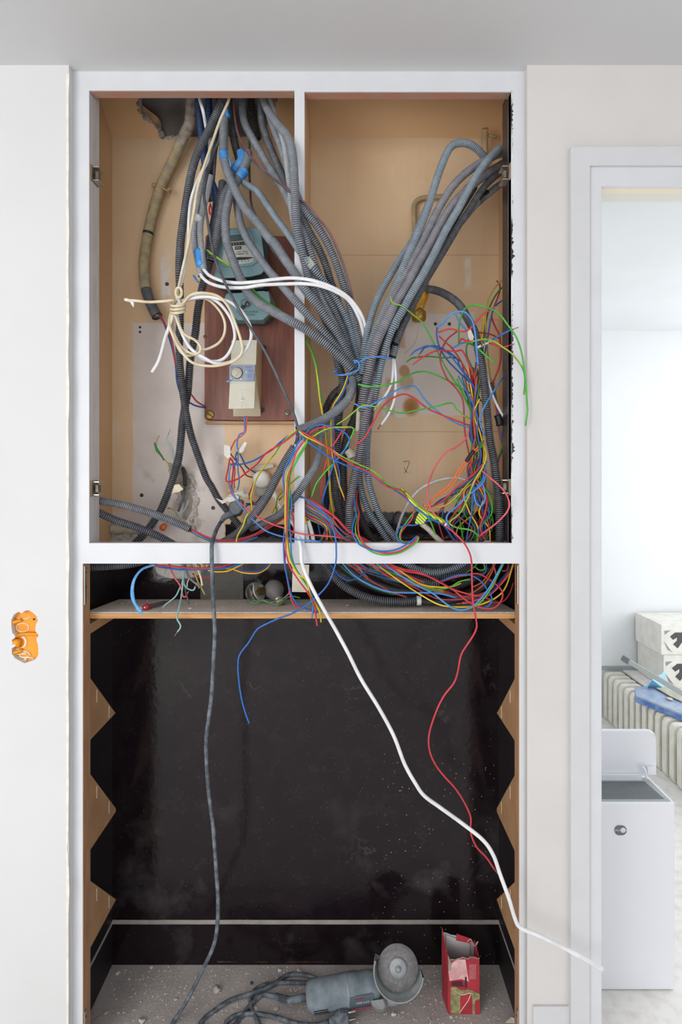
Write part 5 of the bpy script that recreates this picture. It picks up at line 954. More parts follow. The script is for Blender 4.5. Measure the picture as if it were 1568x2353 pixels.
# ---------------------------------------------------------------- wires, one by one
D = r'''
maroon wire leaving the old cloth pipe behind the far left conduit~maroon~2~366,722,200 372,732,190 382,750,175 394,779,165 401,817,165 407,860,180 420,890,195 439,906,205 452,922,215 471,934,224
dark blue wire leaving the old cloth pipe toward the brown board~navy~2~366,724,204 380,750,190 396,800,175 404,842,172 407,877,180 418,910,195 436,925,205 452,933,215 473,937,224
blue wire tied round the knot of conduits as a binding~light_blue~2.3~899,823,-4 870,820,-20 847,821,-22 830,830,-20 818,833,-22 813,830,-24 822,829,-26 826,838,-26 824,850,-24 812,855,-24 794,861,-22 779,862,-16 770,858,10
loose blue tie wire end left of the knot~light_blue~2~778,849,20 772,853,16 766,856,14
yellow wire running down from the knot behind the open ended conduit~yellow~1.6~800,862,0 789,893,-4 776,916,0 766,934,14 762,959,40 761,985,44 762,1026,44 766,1056,42 774,1089,40 781,1117,38 791,1143,42
blue wire paired with the yellow one below the knot~blue~1.6~803,863,2 793,893,-2 780,916,2 770,934,16 768,970,42 767,1010,44 771,1050,42 779,1080,40 781,1110,38 778,1120,40
red wire paired with the yellow one below the knot~red~1.6~768,960,46 769,1000,48 768,1040,46 773,1075,44 777,1105,42 785,1125,40 793,1150,44
green yellow wire from the open mouth to the striped tape~*~2~684,988,-36 688,992,-40 702,1003,-42 727,1015,-42 758,1031,-40 784,1048,-36 817,1064,-30 845,1076,-24 870,1092,-18 886,1110,-10 911,1122,0 932,1131,10
red wire from the open mouth to the striped tape~red~2~684,987,-36 702,997,-44 722,1008,-44 758,1032,-42 784,1053,-38 817,1071,-32 850,1087,-26 875,1105,-18 893,1120,-10 921,1127,2 939,1148,10
blue wire from the open mouth running under the red and green ones~blue~2~683,990,-34 689,995,-38 707,1015,-38 733,1033,-36 763,1054,-34 799,1071,-28 835,1084,-22 858,1094,-16 881,1112,-8 906,1125,4 932,1144,10 957,1168,8 985,1188,4 1012,1203,6
blue wire looping up right of the mouth and back down to the rail~blue~1.9~684,996,-32 702,997,-40 715,982,-46 738,976,-46 763,981,-44 789,992,-42 803,1008,-40 799,1025,-38 784,1043,-36 766,1069,-26 756,1102,-10 743,1143,10 740,1165,24 731,1193,40 735,1223,60 743,1250,80
red wire looping up right of the mouth~red~1.8~690,1004,-30 710,997,-38 728,985,-44 753,981,-44 776,983,-40 800,984,-34
red wire running down left from the loop and behind the fan~red~1.8~790,985,-36 776,1008,-34 758,1038,-24 745,1082,-10 739,1120,10 741,1148,26 745,1172,40 756,1216,70 760,1252,90
green wire turning into yellow at the loop right of the mouth~*~1.9~694,1010,-32 720,1003,-40 738,992,-44 763,983,-44 789,982,-42 809,982,-40 813,990,-40 804,1010,-38 791,1036,-34 773,1059,-28 748,1084,-16 727,1112,-6 716,1143,0
yellow wire from the mouth running left and curling down by the white socket~*~1.9~683,988,-38 665,1001,-34 645,1022,-10 632,1042,10 619,1057,30 601,1081,60 588,1104,80 580,1128,90 577,1149,95 580,1170,95 577,1187,98
blue wire from the mouth running left to the connectors~blue~2~684,990,-36 661,1003,-30 640,1020,-10 626,1033,10 605,1046,40 584,1058,70 563,1065,100 542,1068,130 530,1066,150
red wire from the mouth running left and looping under the white connector~red~2~683,992,-36 654,1015,-26 629,1030,0 609,1044,30 591,1066,60 570,1083,90 549,1099,115 531,1106,140 521,1106,150 520,1097,155 524,1079,165 528,1055,180
outermost left blue wire of the bunch hanging over the rail~blue~2~694,1005,-36 680,1027,-34 666,1055,-30 656,1075,-28 651,1097,-26 653,1121,-26 656,1146,-26 656,1198,-26 654,1220,-26 652,1247,-24 654,1292,-22 661,1331,-16 671,1369,-6 689,1392,4 717,1403,10 733,1406,14
left green yellow wire of the bunch hanging over the rail~*~2~708,1008,-40 696,1030,-38 680,1053,-36 666,1075,-34 659,1100,-32 657,1128,-32 656,1170,-32 656,1205,-32 659,1240,-30 666,1285,-28 684,1318,-22 704,1333,-18 713,1364,-10 725,1387,0 735,1407,8 738,1430,10
red wire of the bunch hanging over the rail to the shelf front~red~2~701,1010,-42 682,1038,-38 671,1069,-36 664,1093,-34 661,1128,-34 659,1170,-34 659,1212,-34 657,1247,-30 657,1267,-30 666,1300,-26 684,1330,-22 707,1361,-14 722,1389,-4 726,1415,4 729,1438,6
right green wire of the bunch hanging over the rail~green~2.1~708,1013,-38 694,1039,-36 677,1069,-32 667,1093,-30 666,1121,-30 663,1156,-30 661,1198,-28 661,1240,-26 663,1254,-26 669,1287,-24 687,1320,-18 709,1351,-10 716,1379,-2 728,1398,4
inner blue wire of the bunch hanging over the rail~light_blue~2~694,1017,-34 675,1044,-30 666,1066,-26 662,1090,-24 668,1135,-22 670,1163,-20 665,1198,-20 667,1226,-18 669,1254,-18 671,1280,-18 682,1310,-14 702,1338,-6 716,1362,0 720,1390,6 717,1420,10
red wire close to the left blue one below the rail~red~1.9~657,1255,-20 655,1292,-18 662,1338,-12 669,1374,-4 679,1392,2 702,1399,8 728,1409,12
short red branch wire beside the hanging bunch above the rail~red~1.9~668,1176,20 674,1188,14 676,1204,6 675,1220,0 668,1234,-6 660,1252,-14
dark red wire arching at the divider foot~maroon~1.9~690,1175,10 681,1172,6 672,1174,2 665,1180,0
large blue wire loop hanging in front of the rail and crossing to the left~blue~2~690,1142,0 700,1145,-8 728,1162,-14 748,1183,-16 763,1208,-18 771,1234,-20 773,1262,-22 772,1292,-24 763,1323,-24 750,1348,-24 728,1371,-26 702,1392,-28 671,1410,-30 638,1422,-30 600,1440,-28 588,1450,-28 572,1476,-26 552,1503,-24 547,1528,-24 550,1570,-22 556,1608,-22 564,1637,-22 573,1662,-22
long red wire hanging from the striped sleeve down the right half of the lower opening~red~2.2~1020,1205,14 1044,1224,0 1064,1244,-12 1078,1267,-20 1084,1290,-22 1085,1330,-22 1087,1380,-22 1093,1415,-22 1096,1440,-20 1088,1460,-18 1075,1480,-16 1060,1505,-14 1052,1545,-12 1043,1570,-10 1020,1600,-8 1002,1637,-6 987,1685,-4 987,1722,-2 1000,1755,0 1020,1782,2 1047,1812,4 1068,1845,6 1082,1878,8 1082,1912,10 1095,1945,12 1118,1970,14 1137,1998,16~t
green wire ending in the air above the gas valve, falling across the pale patch~*~1.7~896,680,-20 903,697,-20 923,703,-16 949,723,0 972,743,20 989,772,40 1004,804,55 1021,838,70 1041,870,85 1058,895,95 1070,921,100 1081,944,100 1090,1000,90 1096,1060,90
bright green wire sticking out left over the right bundle~green~1.9~823,883,-30 852,888,-28 886,885,-20 920,875,0 949,858,20 975,854,40 1001,861,55 1030,875,70 1058,890,80 1087,907,90 1112,925,96
blue wire sticking out left under the bright green one~light_blue~1.8~814,927,-26 834,936,-24 854,930,-22 886,913,-14 915,895,0 943,887,16 958,891,24 975,916,34 1001,941,46 1030,962,58 1058,976,68 1087,985,78 1113,996,90~s
red wire arching over the brown stain to the left~red~1.9~814,1023,-26 837,1007,-26 857,973,-24 876,939,-18 898,918,-6 926,906,10 949,913,22 984,939,36 1015,953,50 1050,967,62 1075,976,72 1110,987,86
yellow wire bent over the brown stain, kinked at its right~*~1.8~774,976,-10 796,962,-16 827,936,-24 840,932,-24 870,936,-18 901,945,-8 926,949,4 961,942,20 1001,934,36 1038,926,50 1050,941,56 1073,959,66 1107,969,84
red wire with a bare end pointing up right in the upper right tangle~red~2~1007,764,10 1035,756,6 1067,762,2 1087,749,-2 1110,723,-6 1133,709,-10~t
blue wire arching over the tape label and hanging with a bare end~light_blue~2.3~1007,751,0 1024,738,-6 1038,720,-12 1058,716,-18 1073,720,-22 1087,740,-24 1093,772,-22 1096,805,-18 1099,838,-14~t
dark blue wire from the left of the upper tangle down into the bundle~navy~1.8~1005,752,20 1004,772,24 1012,801,30 1030,829,40 1058,858,54 1081,881,66 1094,915,78 1098,960,84
green wire arching highest at the right and falling over the right jamb~*g~2~1055,790,80 1055,772,66 1056,743,48 1067,712,24 1087,701,4 1113,705,-10 1144,718,-24 1167,746,-30 1187,775,-32 1199,810,-34 1206,852,-34 1209,881,-34 1212,930,-34 1213,944,-34 1208,978,-34
yellow green wire leaving the label and ending over the white casing~*~2~1110,782,4 1125,782,0 1136,785,-6 1156,798,-16 1179,815,-24 1199,841,-28 1207,867,-30 1205,907,-30
blue wire with a bare end crossing the dark right jamb~blue~2.1~1132,781,2 1142,775,-6 1153,769,-14 1166,762,-20 1179,757,-24~t
red wire end crossing under the tape label~red~2~1125,788,8 1135,792,0 1150,798,-8 1160,797,-12 1170,794,-16~t
bright green wire end pointing down right below the tape label~green~2~1092,790,40 1100,801,30 1118,818,22 1138,834,16
dark green wire loop left of the right conduit, below the label~dark_green~1.8~1096,804,34 1086,792,40 1076,790,46 1072,800,52 1074,820,58 1084,842,64 1090,862,68 1094,890,72
maroon wire with a hooked top at the far upper right~maroon~1.9~1142,645,150 1149,655,146 1148,672,140 1140,695,130 1131,720,120 1132,735,112 1139,752,104 1148,772,94 1152,815,84 1147,844,80 1138,868,82 1130,887,86
olive green wire rising to the dark right jamb, highest at the far right~olive~1.9~1170,632,130 1157,641,128 1138,661,124 1122,689,118 1117,723,112 1117,772,106 1121,807,102 1126,858,98 1134,890,96 1142,916,94 1150,950,90
dark green wire rising to the right jamb under the olive one~dark_green~1.9~1170,650,140 1157,659,138 1142,675,134 1127,703,128 1118,735,122 1113,770,120 1110,806,120 1116,850,116
blue wire rising to the right jamb under the dark green one~blue~1.9~1170,684,120 1157,690,116 1139,703,110 1129,729,100 1122,772,92 1116,806,88 1108,840,88
blue wire end with copper at the left of the pale patch, upper one~blue~1.8~946,814,-6 955,806,-4 966,801,0 984,795,8 1007,801,18 1030,812,28 1052,838,40 1075,870,54 1094,895,66 1104,920,74~s
blue wire end with copper at the left of the pale patch, lower one~navy~1.8~966,812,2 972,804,4 978,798,8 1001,795,16 1026,806,28 1050,824,40 1058,844,46 1081,875,60 1096,910,70~s
green wire end at the left of the pale patch~dark_green~1.8~935,832,4 942,826,6 952,822,10 984,819,20 1018,822,32 1044,822,44 1058,830,52
red wire end just below the green one at the pale patch~red~1.9~953,835,-4 972,821,0 995,809,8 1012,805,16 1047,807,30 1061,805,38 1070,818,44 1087,858,56 1104,890,66~s
maroon wire through the middle of the upper right tangle~maroon~1.8~1009,772,26 1024,786,32 1041,802,40 1058,827,50 1075,858,60 1090,890,70 1100,930,78
red wire sweeping left in a long arc across the pale patch~maroon~1.9~1050,762,50 1030,778,48 1018,798,46 1012,818,46 1014,838,48 1022,858,54 1030,873,60 1053,898,70 1065,924,76 1067,967,82 1070,1002,86 1078,1042,92 1085,1090,98
green wire down the left of the right hand bundle~green~1.8~1050,870,84 1061,895,86 1073,924,90 1083,950,92 1084,1000,94 1085,1048,96 1088,1100,98
blue wire from the right jamb curving down behind the right conduit front~light_blue~2~1166,850,80 1157,864,70 1147,880,50 1136,898,36 1116,930,24 1104,959,24 1106,982,28 1114,1000,40
dark red wire hooking at the right end of the maroon arc~maroon~1.8~1148,778,96 1130,769,88 1110,765,80 1090,763,72 1070,759,62
gold wire in the back of the upper right tangle~gold~1.7~1113,724,116 1112,740,112 1106,765,104 1104,790,98 1102,815,94
blue wire hanging from the crumpled label and curling left~light_blue~1.9~1048,722,40 1056,740,44 1066,752,50 1078,764,56 1080,775,54 1072,785,48 1058,790,40 1042,799,32
yellow wire crossing in front of the right conduit near the label~*~1.9~1070,788,30 1082,786,14 1094,783,4 1108,780,0 1122,780,-2
red wire loop crossing to the tape label~red~2~1056,788,40 1062,778,34 1072,784,22 1086,784,10 1098,781,4 1112,784,6
pink wire sweeping down left from the middle of the right bundle~pink~1.9~1079,986,40 1070,1009,34 1048,1028,28 1024,1041,22 1001,1072,16 987,1106,12 982,1138,10 989,1167,10 1002,1185,10 1018,1204,10
left orange wire of the taped pair in the lower right~orange~1.9~1112,1012,30 1096,1030,30 1084,1041,30 1072,1056,28 1056,1077,26 1034,1112,24 1018,1126,22 1001,1140,20 986,1160,16 978,1172,14
right orange wire of the taped pair in the lower right~orange~1.9~1114,1016,32 1098,1034,32 1086,1044,32 1076,1058,30 1062,1080,28 1040,1115,26 1024,1130,24 1003,1140,24 990,1154,22 982,1168,18
pink wire bulging over the dark right jamb near the lower hinge~pink~2~1107,1081,10 1127,1098,0 1150,1118,-12 1165,1138,-20 1171,1161,-22 1162,1181,-18 1139,1204,-6 1116,1221,14 1098,1236,36
hanging narrow blue loop left of the right conduit~light_blue~1.9~1119,1060,20 1115,1080,16 1110,1101,14 1098,1118,12 1090,1130,12 1093,1152,10 1101,1162,10 1108,1161,10 1115,1148,10 1113,1124,10 1107,1104,12
blue wire falling left across the lower right tangle~light_blue~2~1120,1085,12 1110,1109,8 1090,1128,4 1075,1138,2 1050,1164,0 1030,1181,0 1027,1198,2 1038,1218,16 1064,1244,44 1078,1262,60
yellow green wire weaving down the middle of the lower right tangle~*~2~1108,1020,20 1117,1040,14 1112,1068,10 1090,1106,4 1075,1144,0 1058,1178,-2 1038,1195,-2 1034,1204,0 1052,1213,4 1081,1218,12 1097,1230,26 1094,1250,50
green wire down from the lower tangle to the rail, left side~green~1.9~1052,1120,90 1053,1160,90 1058,1200,92 1066,1245,94
red twin wire crossing above the orange pair~red~1.9~1112,1064,40 1094,1085,40 1075,1101,40 1048,1122,38 1028,1142,34 1007,1158,30 990,1164,26 972,1161,22
blue twin wire crossing above the orange pair~navy~1.8~1112,1070,46 1090,1095,44 1066,1114,42 1040,1132,40 1016,1150,36 996,1162,30
yellow green wire crossing to the striped tape from the right~*~1.8~1110,1078,48 1085,1102,46 1060,1130,44 1035,1155,40 1012,1165,34 996,1164,28 975,1162,22
red wire ending on the crossed wires below the pale loop~red~1.8~1030,1150,60 1016,1168,56 1006,1185,52 1012,1215,60 1022,1245,70
blue wire down from the crossing to the rail~blue~1.8~1024,1152,70 1018,1176,68 1017,1200,68 1030,1222,72 1048,1250,80
long blue wire dipping in front of the rail in a shallow curve~blue~1.9~819,1125,60 815,1140,46 816,1160,30 819,1177,16 812,1206,0 811,1226,-8 824,1249,-16 850,1262,-20 881,1267,-22 914,1262,-22 942,1246,-22 954,1236,-20 958,1231,-20
long red wire dipping in front of the rail in a shallow curve~red~1.9~822,1127,64 819,1142,50 820,1160,34 825,1180,18 823,1206,2 826,1230,-8 838,1251,-16 860,1265,-20 890,1271,-22 922,1265,-22 948,1248,-22 957,1239,-20 960,1231,-20
long green wire dipping in front of the rail, lowest of the three~green~1.9~818,1132,62 816,1150,48 817,1170,32 821,1190,18 817,1212,2 821,1234,-8 838,1256,-16 862,1271,-20 890,1275,-22 922,1269,-22 950,1252,-22 961,1240,-20 962,1233,-20
blue wire looping back from the three ended wires to the striped tape~blue~1.8~958,1238,-16 940,1248,-10 920,1245,-4 911,1228,0 918,1213,4 935,1207,6 952,1207,8 966,1203,10
red wire looping back from the three ended wires to the striped tape~red~1.8~952,1243,-12 935,1249,-6 922,1242,0 922,1225,4 934,1208,8 947,1192,10 952,1172,12 958,1163,14
green wire looping back from the three ended wires to the striped tape~green~1.8~947,1245,-10 930,1247,-4 919,1236,2 922,1218,6 936,1198,8 948,1182,12 957,1172,14
yellow green wire hanging from the striped flag to the rail~*~1.8~984,1190,10 992,1203,20 1000,1225,40 1008,1250,60
blue wire right of the striped flag running to the tangle~blue~1.8~968,1204,12 980,1198,14 1000,1196,16 1018,1206,20 1034,1225,40 1046,1248,60
blue wire coming down from the orange socket side along the plug bracket~light_blue~1.9~531,1068,150 527,1085,150 527,1105,148 532,1125,120 545,1150,100 560,1170,95 570,1182,92
light blue wire crossing the rising conduit toward the rail~light_blue~1.9~577,1190,48 592,1204,36 610,1219,20 632,1228,6 650,1233,-4 672,1238,-8 695,1242,-12 725,1243,-10 742,1248,8
pink wire crossing the rising conduit toward the right~pink~1.9~526,1110,150 533,1135,118 552,1155,100 575,1175,70 600,1192,40 630,1206,20 655,1214,-2 674,1222,-12 700,1228,-14 740,1231,-6 780,1235,10 815,1246,50
red wire leaving the breaker bottom~pink~1.8~569,956,165 566,975,170 564,992,175 552,1004,180 541,1012,185 534,1025,190 529,1036,195
blue wire leaving the breaker bottom~light_blue~1.8~565,956,168 562,970,172 562,992,176 551,998,180 546,1010,184 545,1028,188 549,1034,190
maroon wire from the white connector to the white socket~maroon~1.7~528,1040,195 537,1052,195 548,1065,200 558,1078,205 566,1092,215 580,1097,228
blue wire from the slanted connector to the white socket~navy~1.7~551,1042,190 558,1056,192 566,1072,205 580,1082,220 594,1090,230
red wire down from the white connector~red~1.7~529,1052,190 535,1060,185 536,1080,170 534,1100,155 533,1118,150 530,1130,160
second red wire down from the white connector~pink~1.7~531,1055,192 538,1068,188 540,1085,178 538,1105,170 539,1122,168
light blue wire down from the slanted connector to the bracket~light_blue~1.7~547,1042,188 547,1060,182 547,1080,176 550,1105,172 546,1126,168
blue knotted wire between the two connectors~navy~1.8~546,1038,190 541,1050,186 546,1058,184 541,1066,182 536,1063,180
pink wire below the white socket curling round~pink~1.7~583,1112,218 575,1130,210 572,1142,205 580,1152,200 594,1158,200 600,1152,205
navy wire curling under the white socket~navy~1.7~600,1140,218 592,1152,212 580,1157,206 565,1158,196
navy wire curl right under the white socket bracket~blue~1.7~603,1142,216 597,1154,208 584,1160,200 572,1160,196 562,1166,190
short yellow wire turning green beside the conduit crossing~*~2~572,1178,70 565,1190,64 559,1208,56 548,1228,46 544,1240,40 544,1252,36
yellow green cut wire end crossing the divider, left of the hanging bunch~*~1.8~688,1094,-8 672,1107,0 655,1124,60 640,1140,110 636,1150,140 634,1162,160 626,1178,190
small green wiggle of wire hanging behind the white cable~green~1.8~650,1140,190 636,1156,196 634,1165,198 637,1172,200 633,1180,200
thin yellow green wire end standing up on the pale patch above its green tape~olive~1.4~366,1001,190 361,1010,192 359,1024,195 364,1036,200 372,1050,205 384,1062,208 393,1080,210 402,1095,210 405,1112,208
thin teal wire standing up on the pale patch~teal~1.4~387,998,190 382,1010,192 390,1020,194 396,1034,198 399,1055,202 398,1080,206 400,1100,206 403,1118,206~s
teal wires knot right of the plaster crack~teal~1.6~434,1148,220 428,1165,220 418,1180,222 412,1192,224
dark grey wire in the plaster crack~dark_cable~2.6~427,1118,220 421,1140,218 416,1158,218 410,1175,220
olive wire arch at the foot of the plaster crack~olive~1.4~385,1168,215 392,1168,215 402,1174,215 408,1186,218
pink wire hanging under the rail with a hooked end~pink~2~388,1285,110 391,1304,100 401,1326,90 411,1340,84 417,1352,80 420,1368,78 425,1373,76 428,1368,74~t
teal wire hanging under the rail and lying left on the shelf edge~teal~1.8~418,1285,110 421,1310,100 420,1334,90 413,1352,84 404,1370,80 390,1382,78 373,1396,74
longest teal wire hanging in front of the shelf edge~teal~1.9~422,1300,100 421,1335,80 417,1370,60 412,1396,30 407,1420,12 414,1434,10 415,1442,10 408,1452,10~t
teal wire with a thick curled end under the rail~teal~2~418,1290,105 421,1320,96 424,1344,90 434,1354,86 445,1356,84 449,1348,82~t
grey wire under the rail left of the mesh vent~grey_cable~2.6~424,1290,110 432,1322,106 444,1336,102 455,1344,98 459,1352,96
cream wire stub under the rail ending before the mesh vent~cream~2.4~446,1290,105 455,1308,100 462,1328,96 465,1346,94
olive wire ending on the mesh vent~olive~1.8~436,1290,110 446,1312,106 455,1336,102 466,1356,98 471,1366,96
small bright red wire loop deep behind the cables beside the dark blue conduit~red~1.8~484,468,90 481,480,88 483,494,88 487,486,90 485,472,92
dark wire pointing down between the teal ones~dark_cable~2.2~424,1335,100 427,1360,96 431,1374,94 434,1388,92
cream wire forked under the rail~cream~1.8~437,1300,118 436,1325,116 431,1338,114 430,1350,112
red wire just under the rail at the left~red~2.2~340,1290,80 351,1298,80 391,1301,84 430,1305,88 455,1306,90 503,1303,90 528,1296,92 545,1286,94
blue wire just under the rail at the left~blue~2.2~345,1292,84 365,1302,86 391,1306,90 417,1309,92 455,1308,94 500,1307,96 540,1300,98 570,1288,100
yellow wire arc under the rail left of the dark cable~gold~2~452,1285,100 465,1299,100 476,1307,100 487,1313,100 519,1313,102 540,1305,104 557,1296,106 575,1284,108
yellow wire arc under the rail right of the dark cable~yellow~1.9~520,1306,110 535,1308,110 560,1316,112 592,1317,114 612,1307,116 622,1294,118 624,1284,118
blue wire arc just above the right yellow arc~navy~1.9~522,1302,106 540,1303,106 562,1311,108 592,1312,110 610,1303,112 619,1293,114 621,1284,114
red wire arc nested in the blue and yellow arcs~maroon~1.9~515,1300,112 535,1306,112 560,1314,113 592,1315,114 611,1306,116 621,1294,118
red wire on the shelf beside the mesh vent~maroon~2~443,1318,120 455,1326,120 470,1327,118 486,1327,116
brown wire lying on the shelf in front of the bulbs~steel~1.8~560,1387,30 575,1382,40 600,1380,50 620,1384,52 640,1380,54 655,1372,60 668,1360,64
dark green wire lying on the shelf under the bulbs~dark_green~1.5~575,1383,36 590,1386,34 605,1378,40 622,1386,36 645,1388,30 656,1376,50 672,1370,60 690,1374,60
brown wire rising behind the white card~steel~1.8~650,1382,56 662,1366,70 668,1350,76
'''
def run(D, group=None, name='electrical_wire', cat='wire'):
    for l in D.strip().splitlines():
        f = l.split('~'); m = f[1]; tw = None
        if m == '*': m = YG; tw = .045
        elif m == '*g': m = 'green'
        tip = {'t': (1,), 's': (0,)}.get(f[4]) if len(f) > 4 else None
        W_(name, f[0], m, float(f[2]), f[3], cat, tw, tip, group)
run(D)
tag(wire('black_tape', pts('1089,1036,26 1080,1048,25 1072,1060,23'), .0045, 'black_tape', None, 10), 'black tape round the orange wire pair', 'tape')
tag(wire('green_tape', pts('355,1017,192 361,1034,194 371,1047,200 377,1058,205'), .0032, 'dark_green', None, 10, taper=[(0,.6),(.4,1.2),(1,.4)]), 'dark green tape sleeve on the thin wire end at the pale patch', 'tape')
tag(wire('black_tape', pts('1143,953,70 1147,964,70 1149,978,72'), .0085, 'black_tape', None, 10), 'black tape round the dark wires at the right jamb', 'tape')
tag(wire('earth_wire_wrap', pts('1100,1030,10 1108,1026,2 1100,1024,14 1110,1020,4 1102,1018,16 1112,1014,6'), .0022, 'dark_green', None, 8), 'green wire wound tightly round the crossing wires above the orange pair', 'wire')
tag(wire('blue_taped_cable', pts('356,1297,70 350,1299,66 327,1308,50 310,1329,36 304,1355,26 307,1380,16 318,1399,6 329,1412,0'), .0052, 'pale_blue_tape', None, 10, flat=.6, taper=[(0,1),(.3,.85),(.65,1.25),(.8,.8),(.93,1.1),(1,.2)]), 'light blue taped cable curving down to the front edge of the shelf at the left', 'cable')
# fan of wires from the yellow tape to the rail and on down behind it
rr = random.Random(21)
cols = ['red','pink','red','blue','green','red','light_blue','pink','dark_green','red','blue','maroon','*','red','yellow','navy','pink','green']
nm_ = {'*': 'yellow green', 'light_blue': 'light blue', 'dark_green': 'dark green', 'navy': 'dark blue', 'maroon': 'dark red'}
def tri(p): return ' '.join('%.1f,%.1f,%.0f' % q for q in p)
for i, m in enumerate(cols):
    f = i/(len(cols)-1); q = (f+rr.uniform(-.04, .04))
    a = (690+18*(1-q), 1146+34*q); b = (852-118*q, 1250-2*q)
    mid = (745+20*(1-q)+rr.uniform(-4, 4), 1188+30*q-2); m2 = (800-70*q*.9+rr.uniform(-4,4), 1222+20*q)
    ex = rr.uniform(0, 1); dd = 20+60*q
    p = [(a[0], a[1], 6+20*q), (a[0]+14, a[1]+8+4*q, 8+24*q), (mid[0], mid[1]*.5+.5*(1184+24*q), 14+34*q), (m2[0], m2[1]*.6+.4*(1216+18*q), 34+30*q), (b[0], b[1], 52+30*q)]
    e = [(890-90*q, 1296+4*ex, 70+30*q), (935-70*q, 1316+10*ex, 80+30*q), (985-30*q+20*ex, 1338+16*ex, 90), (1040+20*ex, 1362+14*ex, 90-20*ex)]
    if i % 3 == 0: e += [(1100+20*ex, 1372-6*ex, 90), (1150, 1345-10*ex, 100), (1176, 1300, 110)]
    if i % 3 == 1: e += [(1085+20*ex, 1368, 80), (1125+10*ex, 1355-8*ex, 90), (1140, 1320, 100), (1130, 1286, 110)]
    tw = None; mm = m
    if m == '*': mm, tw = YG, .045
    W_('electrical_wire', 'thin %s wire in the fan from the yellow tape down behind the rail' % nm_.get(m, m), mm, 1.85, tri(p+e), 'wire', tw, None, 'wires fanning from the yellow tape')
# upper ends of the fan bending up left of the tape
for i, m in enumerate(['navy','blue','navy','*','gold','yellow','yellow','blue','maroon','red','green','navy','red']):
    f = i/12; mm, tw = (YG, .045) if m == '*' else (m, None)
    p = [(692-2*f, 1158+16*f, 30+10*f), (680-6*f, 1160+16*f, 30), (664-6*f, 1172+14*f, 50), (640-4*f, 1190+12*f, 80), (612-8*f, 1212+8*f+rr.uniform(-3,3), 105), (585-12*f, 1231+4*f, 120), (560-18*f, 1243+rr.uniform(-2,3), 130), (520-14*f, 1252+8*f, 130)]
    W_('electrical_wire', 'thin %s wire in the bunch running left from the divider foot' % nm_.get(m, m), mm, 1.8, tri(p), 'wire', tw, None, 'wires in the bunch left of the divider foot')
for m, s, l in (('red','436,1214,92 455,1224,88 471,1232,80 503,1241,74 544,1240,72 583,1229,70 612,1212,80 640,1196,90','red wire'), ('red','437,1217,94 460,1229,88 480,1236,80 515,1245,76 560,1240,74 600,1224,84','second red wire'), ('light_blue','437,1219,94 455,1229,88 480,1240,82 515,1247,78 560,1244,80 592,1234,90','blue wire'), ('dark_green','437,1221,92 460,1233,88 485,1244,84 510,1252,80','green wire'), ('blue','437,1215,96 465,1230,92 490,1239,90 530,1243,90 570,1238,95','darker blue wire')):
    W_('electrical_wire', '%s coming out of the mouth of the upper left conduit along the rail' % l, m, 2, s, 'wire')
# upright tangle on the right
for i in range(34):
    m = rr.choice(['red','maroon','blue','navy','green','*','red','navy','blue','dark_green','maroon','olive','gold']); mm, tw = (YG, .045) if m == '*' else (m, None)
    dk = rr.uniform(60, 130); x0 = rr.uniform(1084, 1104)
    p = [(x0-rr.uniform(0, 40)*(i%3 == 0), rr.uniform(830, 930), dk-10), (1090+rr.uniform(-8, 10), 950+rr.uniform(-10, 10), dk), (1096+rr.uniform(-16, 12), 1000+rr.uniform(-10, 10), dk), (1100+rr.uniform(-18, 14), 1045, dk+5), (1100+rr.uniform(-26, 18), 1090+rr.uniform(-10,10), dk)]
    t = rr.random()
    if t < .4: p += [(1085+rr.uniform(-25, 20), 1130, dk), (1065+rr.uniform(-30, 30), 1175, dk), (1060+rr.uniform(-35, 40), 1215, dk), (1070+rr.uniform(-40, 40), 1262, dk)]
    elif t < .85: p += [(1108+rr.uniform(-15, 18), 1140, dk), (1118+rr.uniform(-18, 14), 1180, dk), (1120+rr.uniform(-20, 14), 1215, dk), (1118+rr.uniform(-26, 14), 1262, dk)]
    else: p += [(1060+rr.uniform(-10, 10), 1125, dk-20), (1030+rr.uniform(-10, 10), 1145, dk-30), (1000, 1160+rr.uniform(-5, 5), dk-40)]
    W_('electrical_wire', 'thin %s wire in the upright tangle beside the right conduit' % nm_.get(m, m), mm, 1.8, tri(p), 'wire', tw, None, 'wires in the upright tangle on the right')
for i, m in enumerate(['red','blue','navy','dark_green','red','*']):
    mm, tw = (YG, .045) if m == '*' else (m, None)
    W_('electrical_wire', 'thin %s wire through the black tape at the right jamb' % nm_.get(m, m), mm, 1.9, tri([(1126+2*i, 880, 90), (1136+1.5*i, 915, 82), (1143+i, 950, 74), (1146+.8*i, 980, 76), (1150+1.5*i, 1005, 80), (1156-2*i*.6, 1030+2*i, 86), (1146-2*i*.5, 1060, 90), (1141-i, 1120, 96), (1140-i, 1180, 100)]), 'wire', tw, None, 'wires taped at the right jamb')
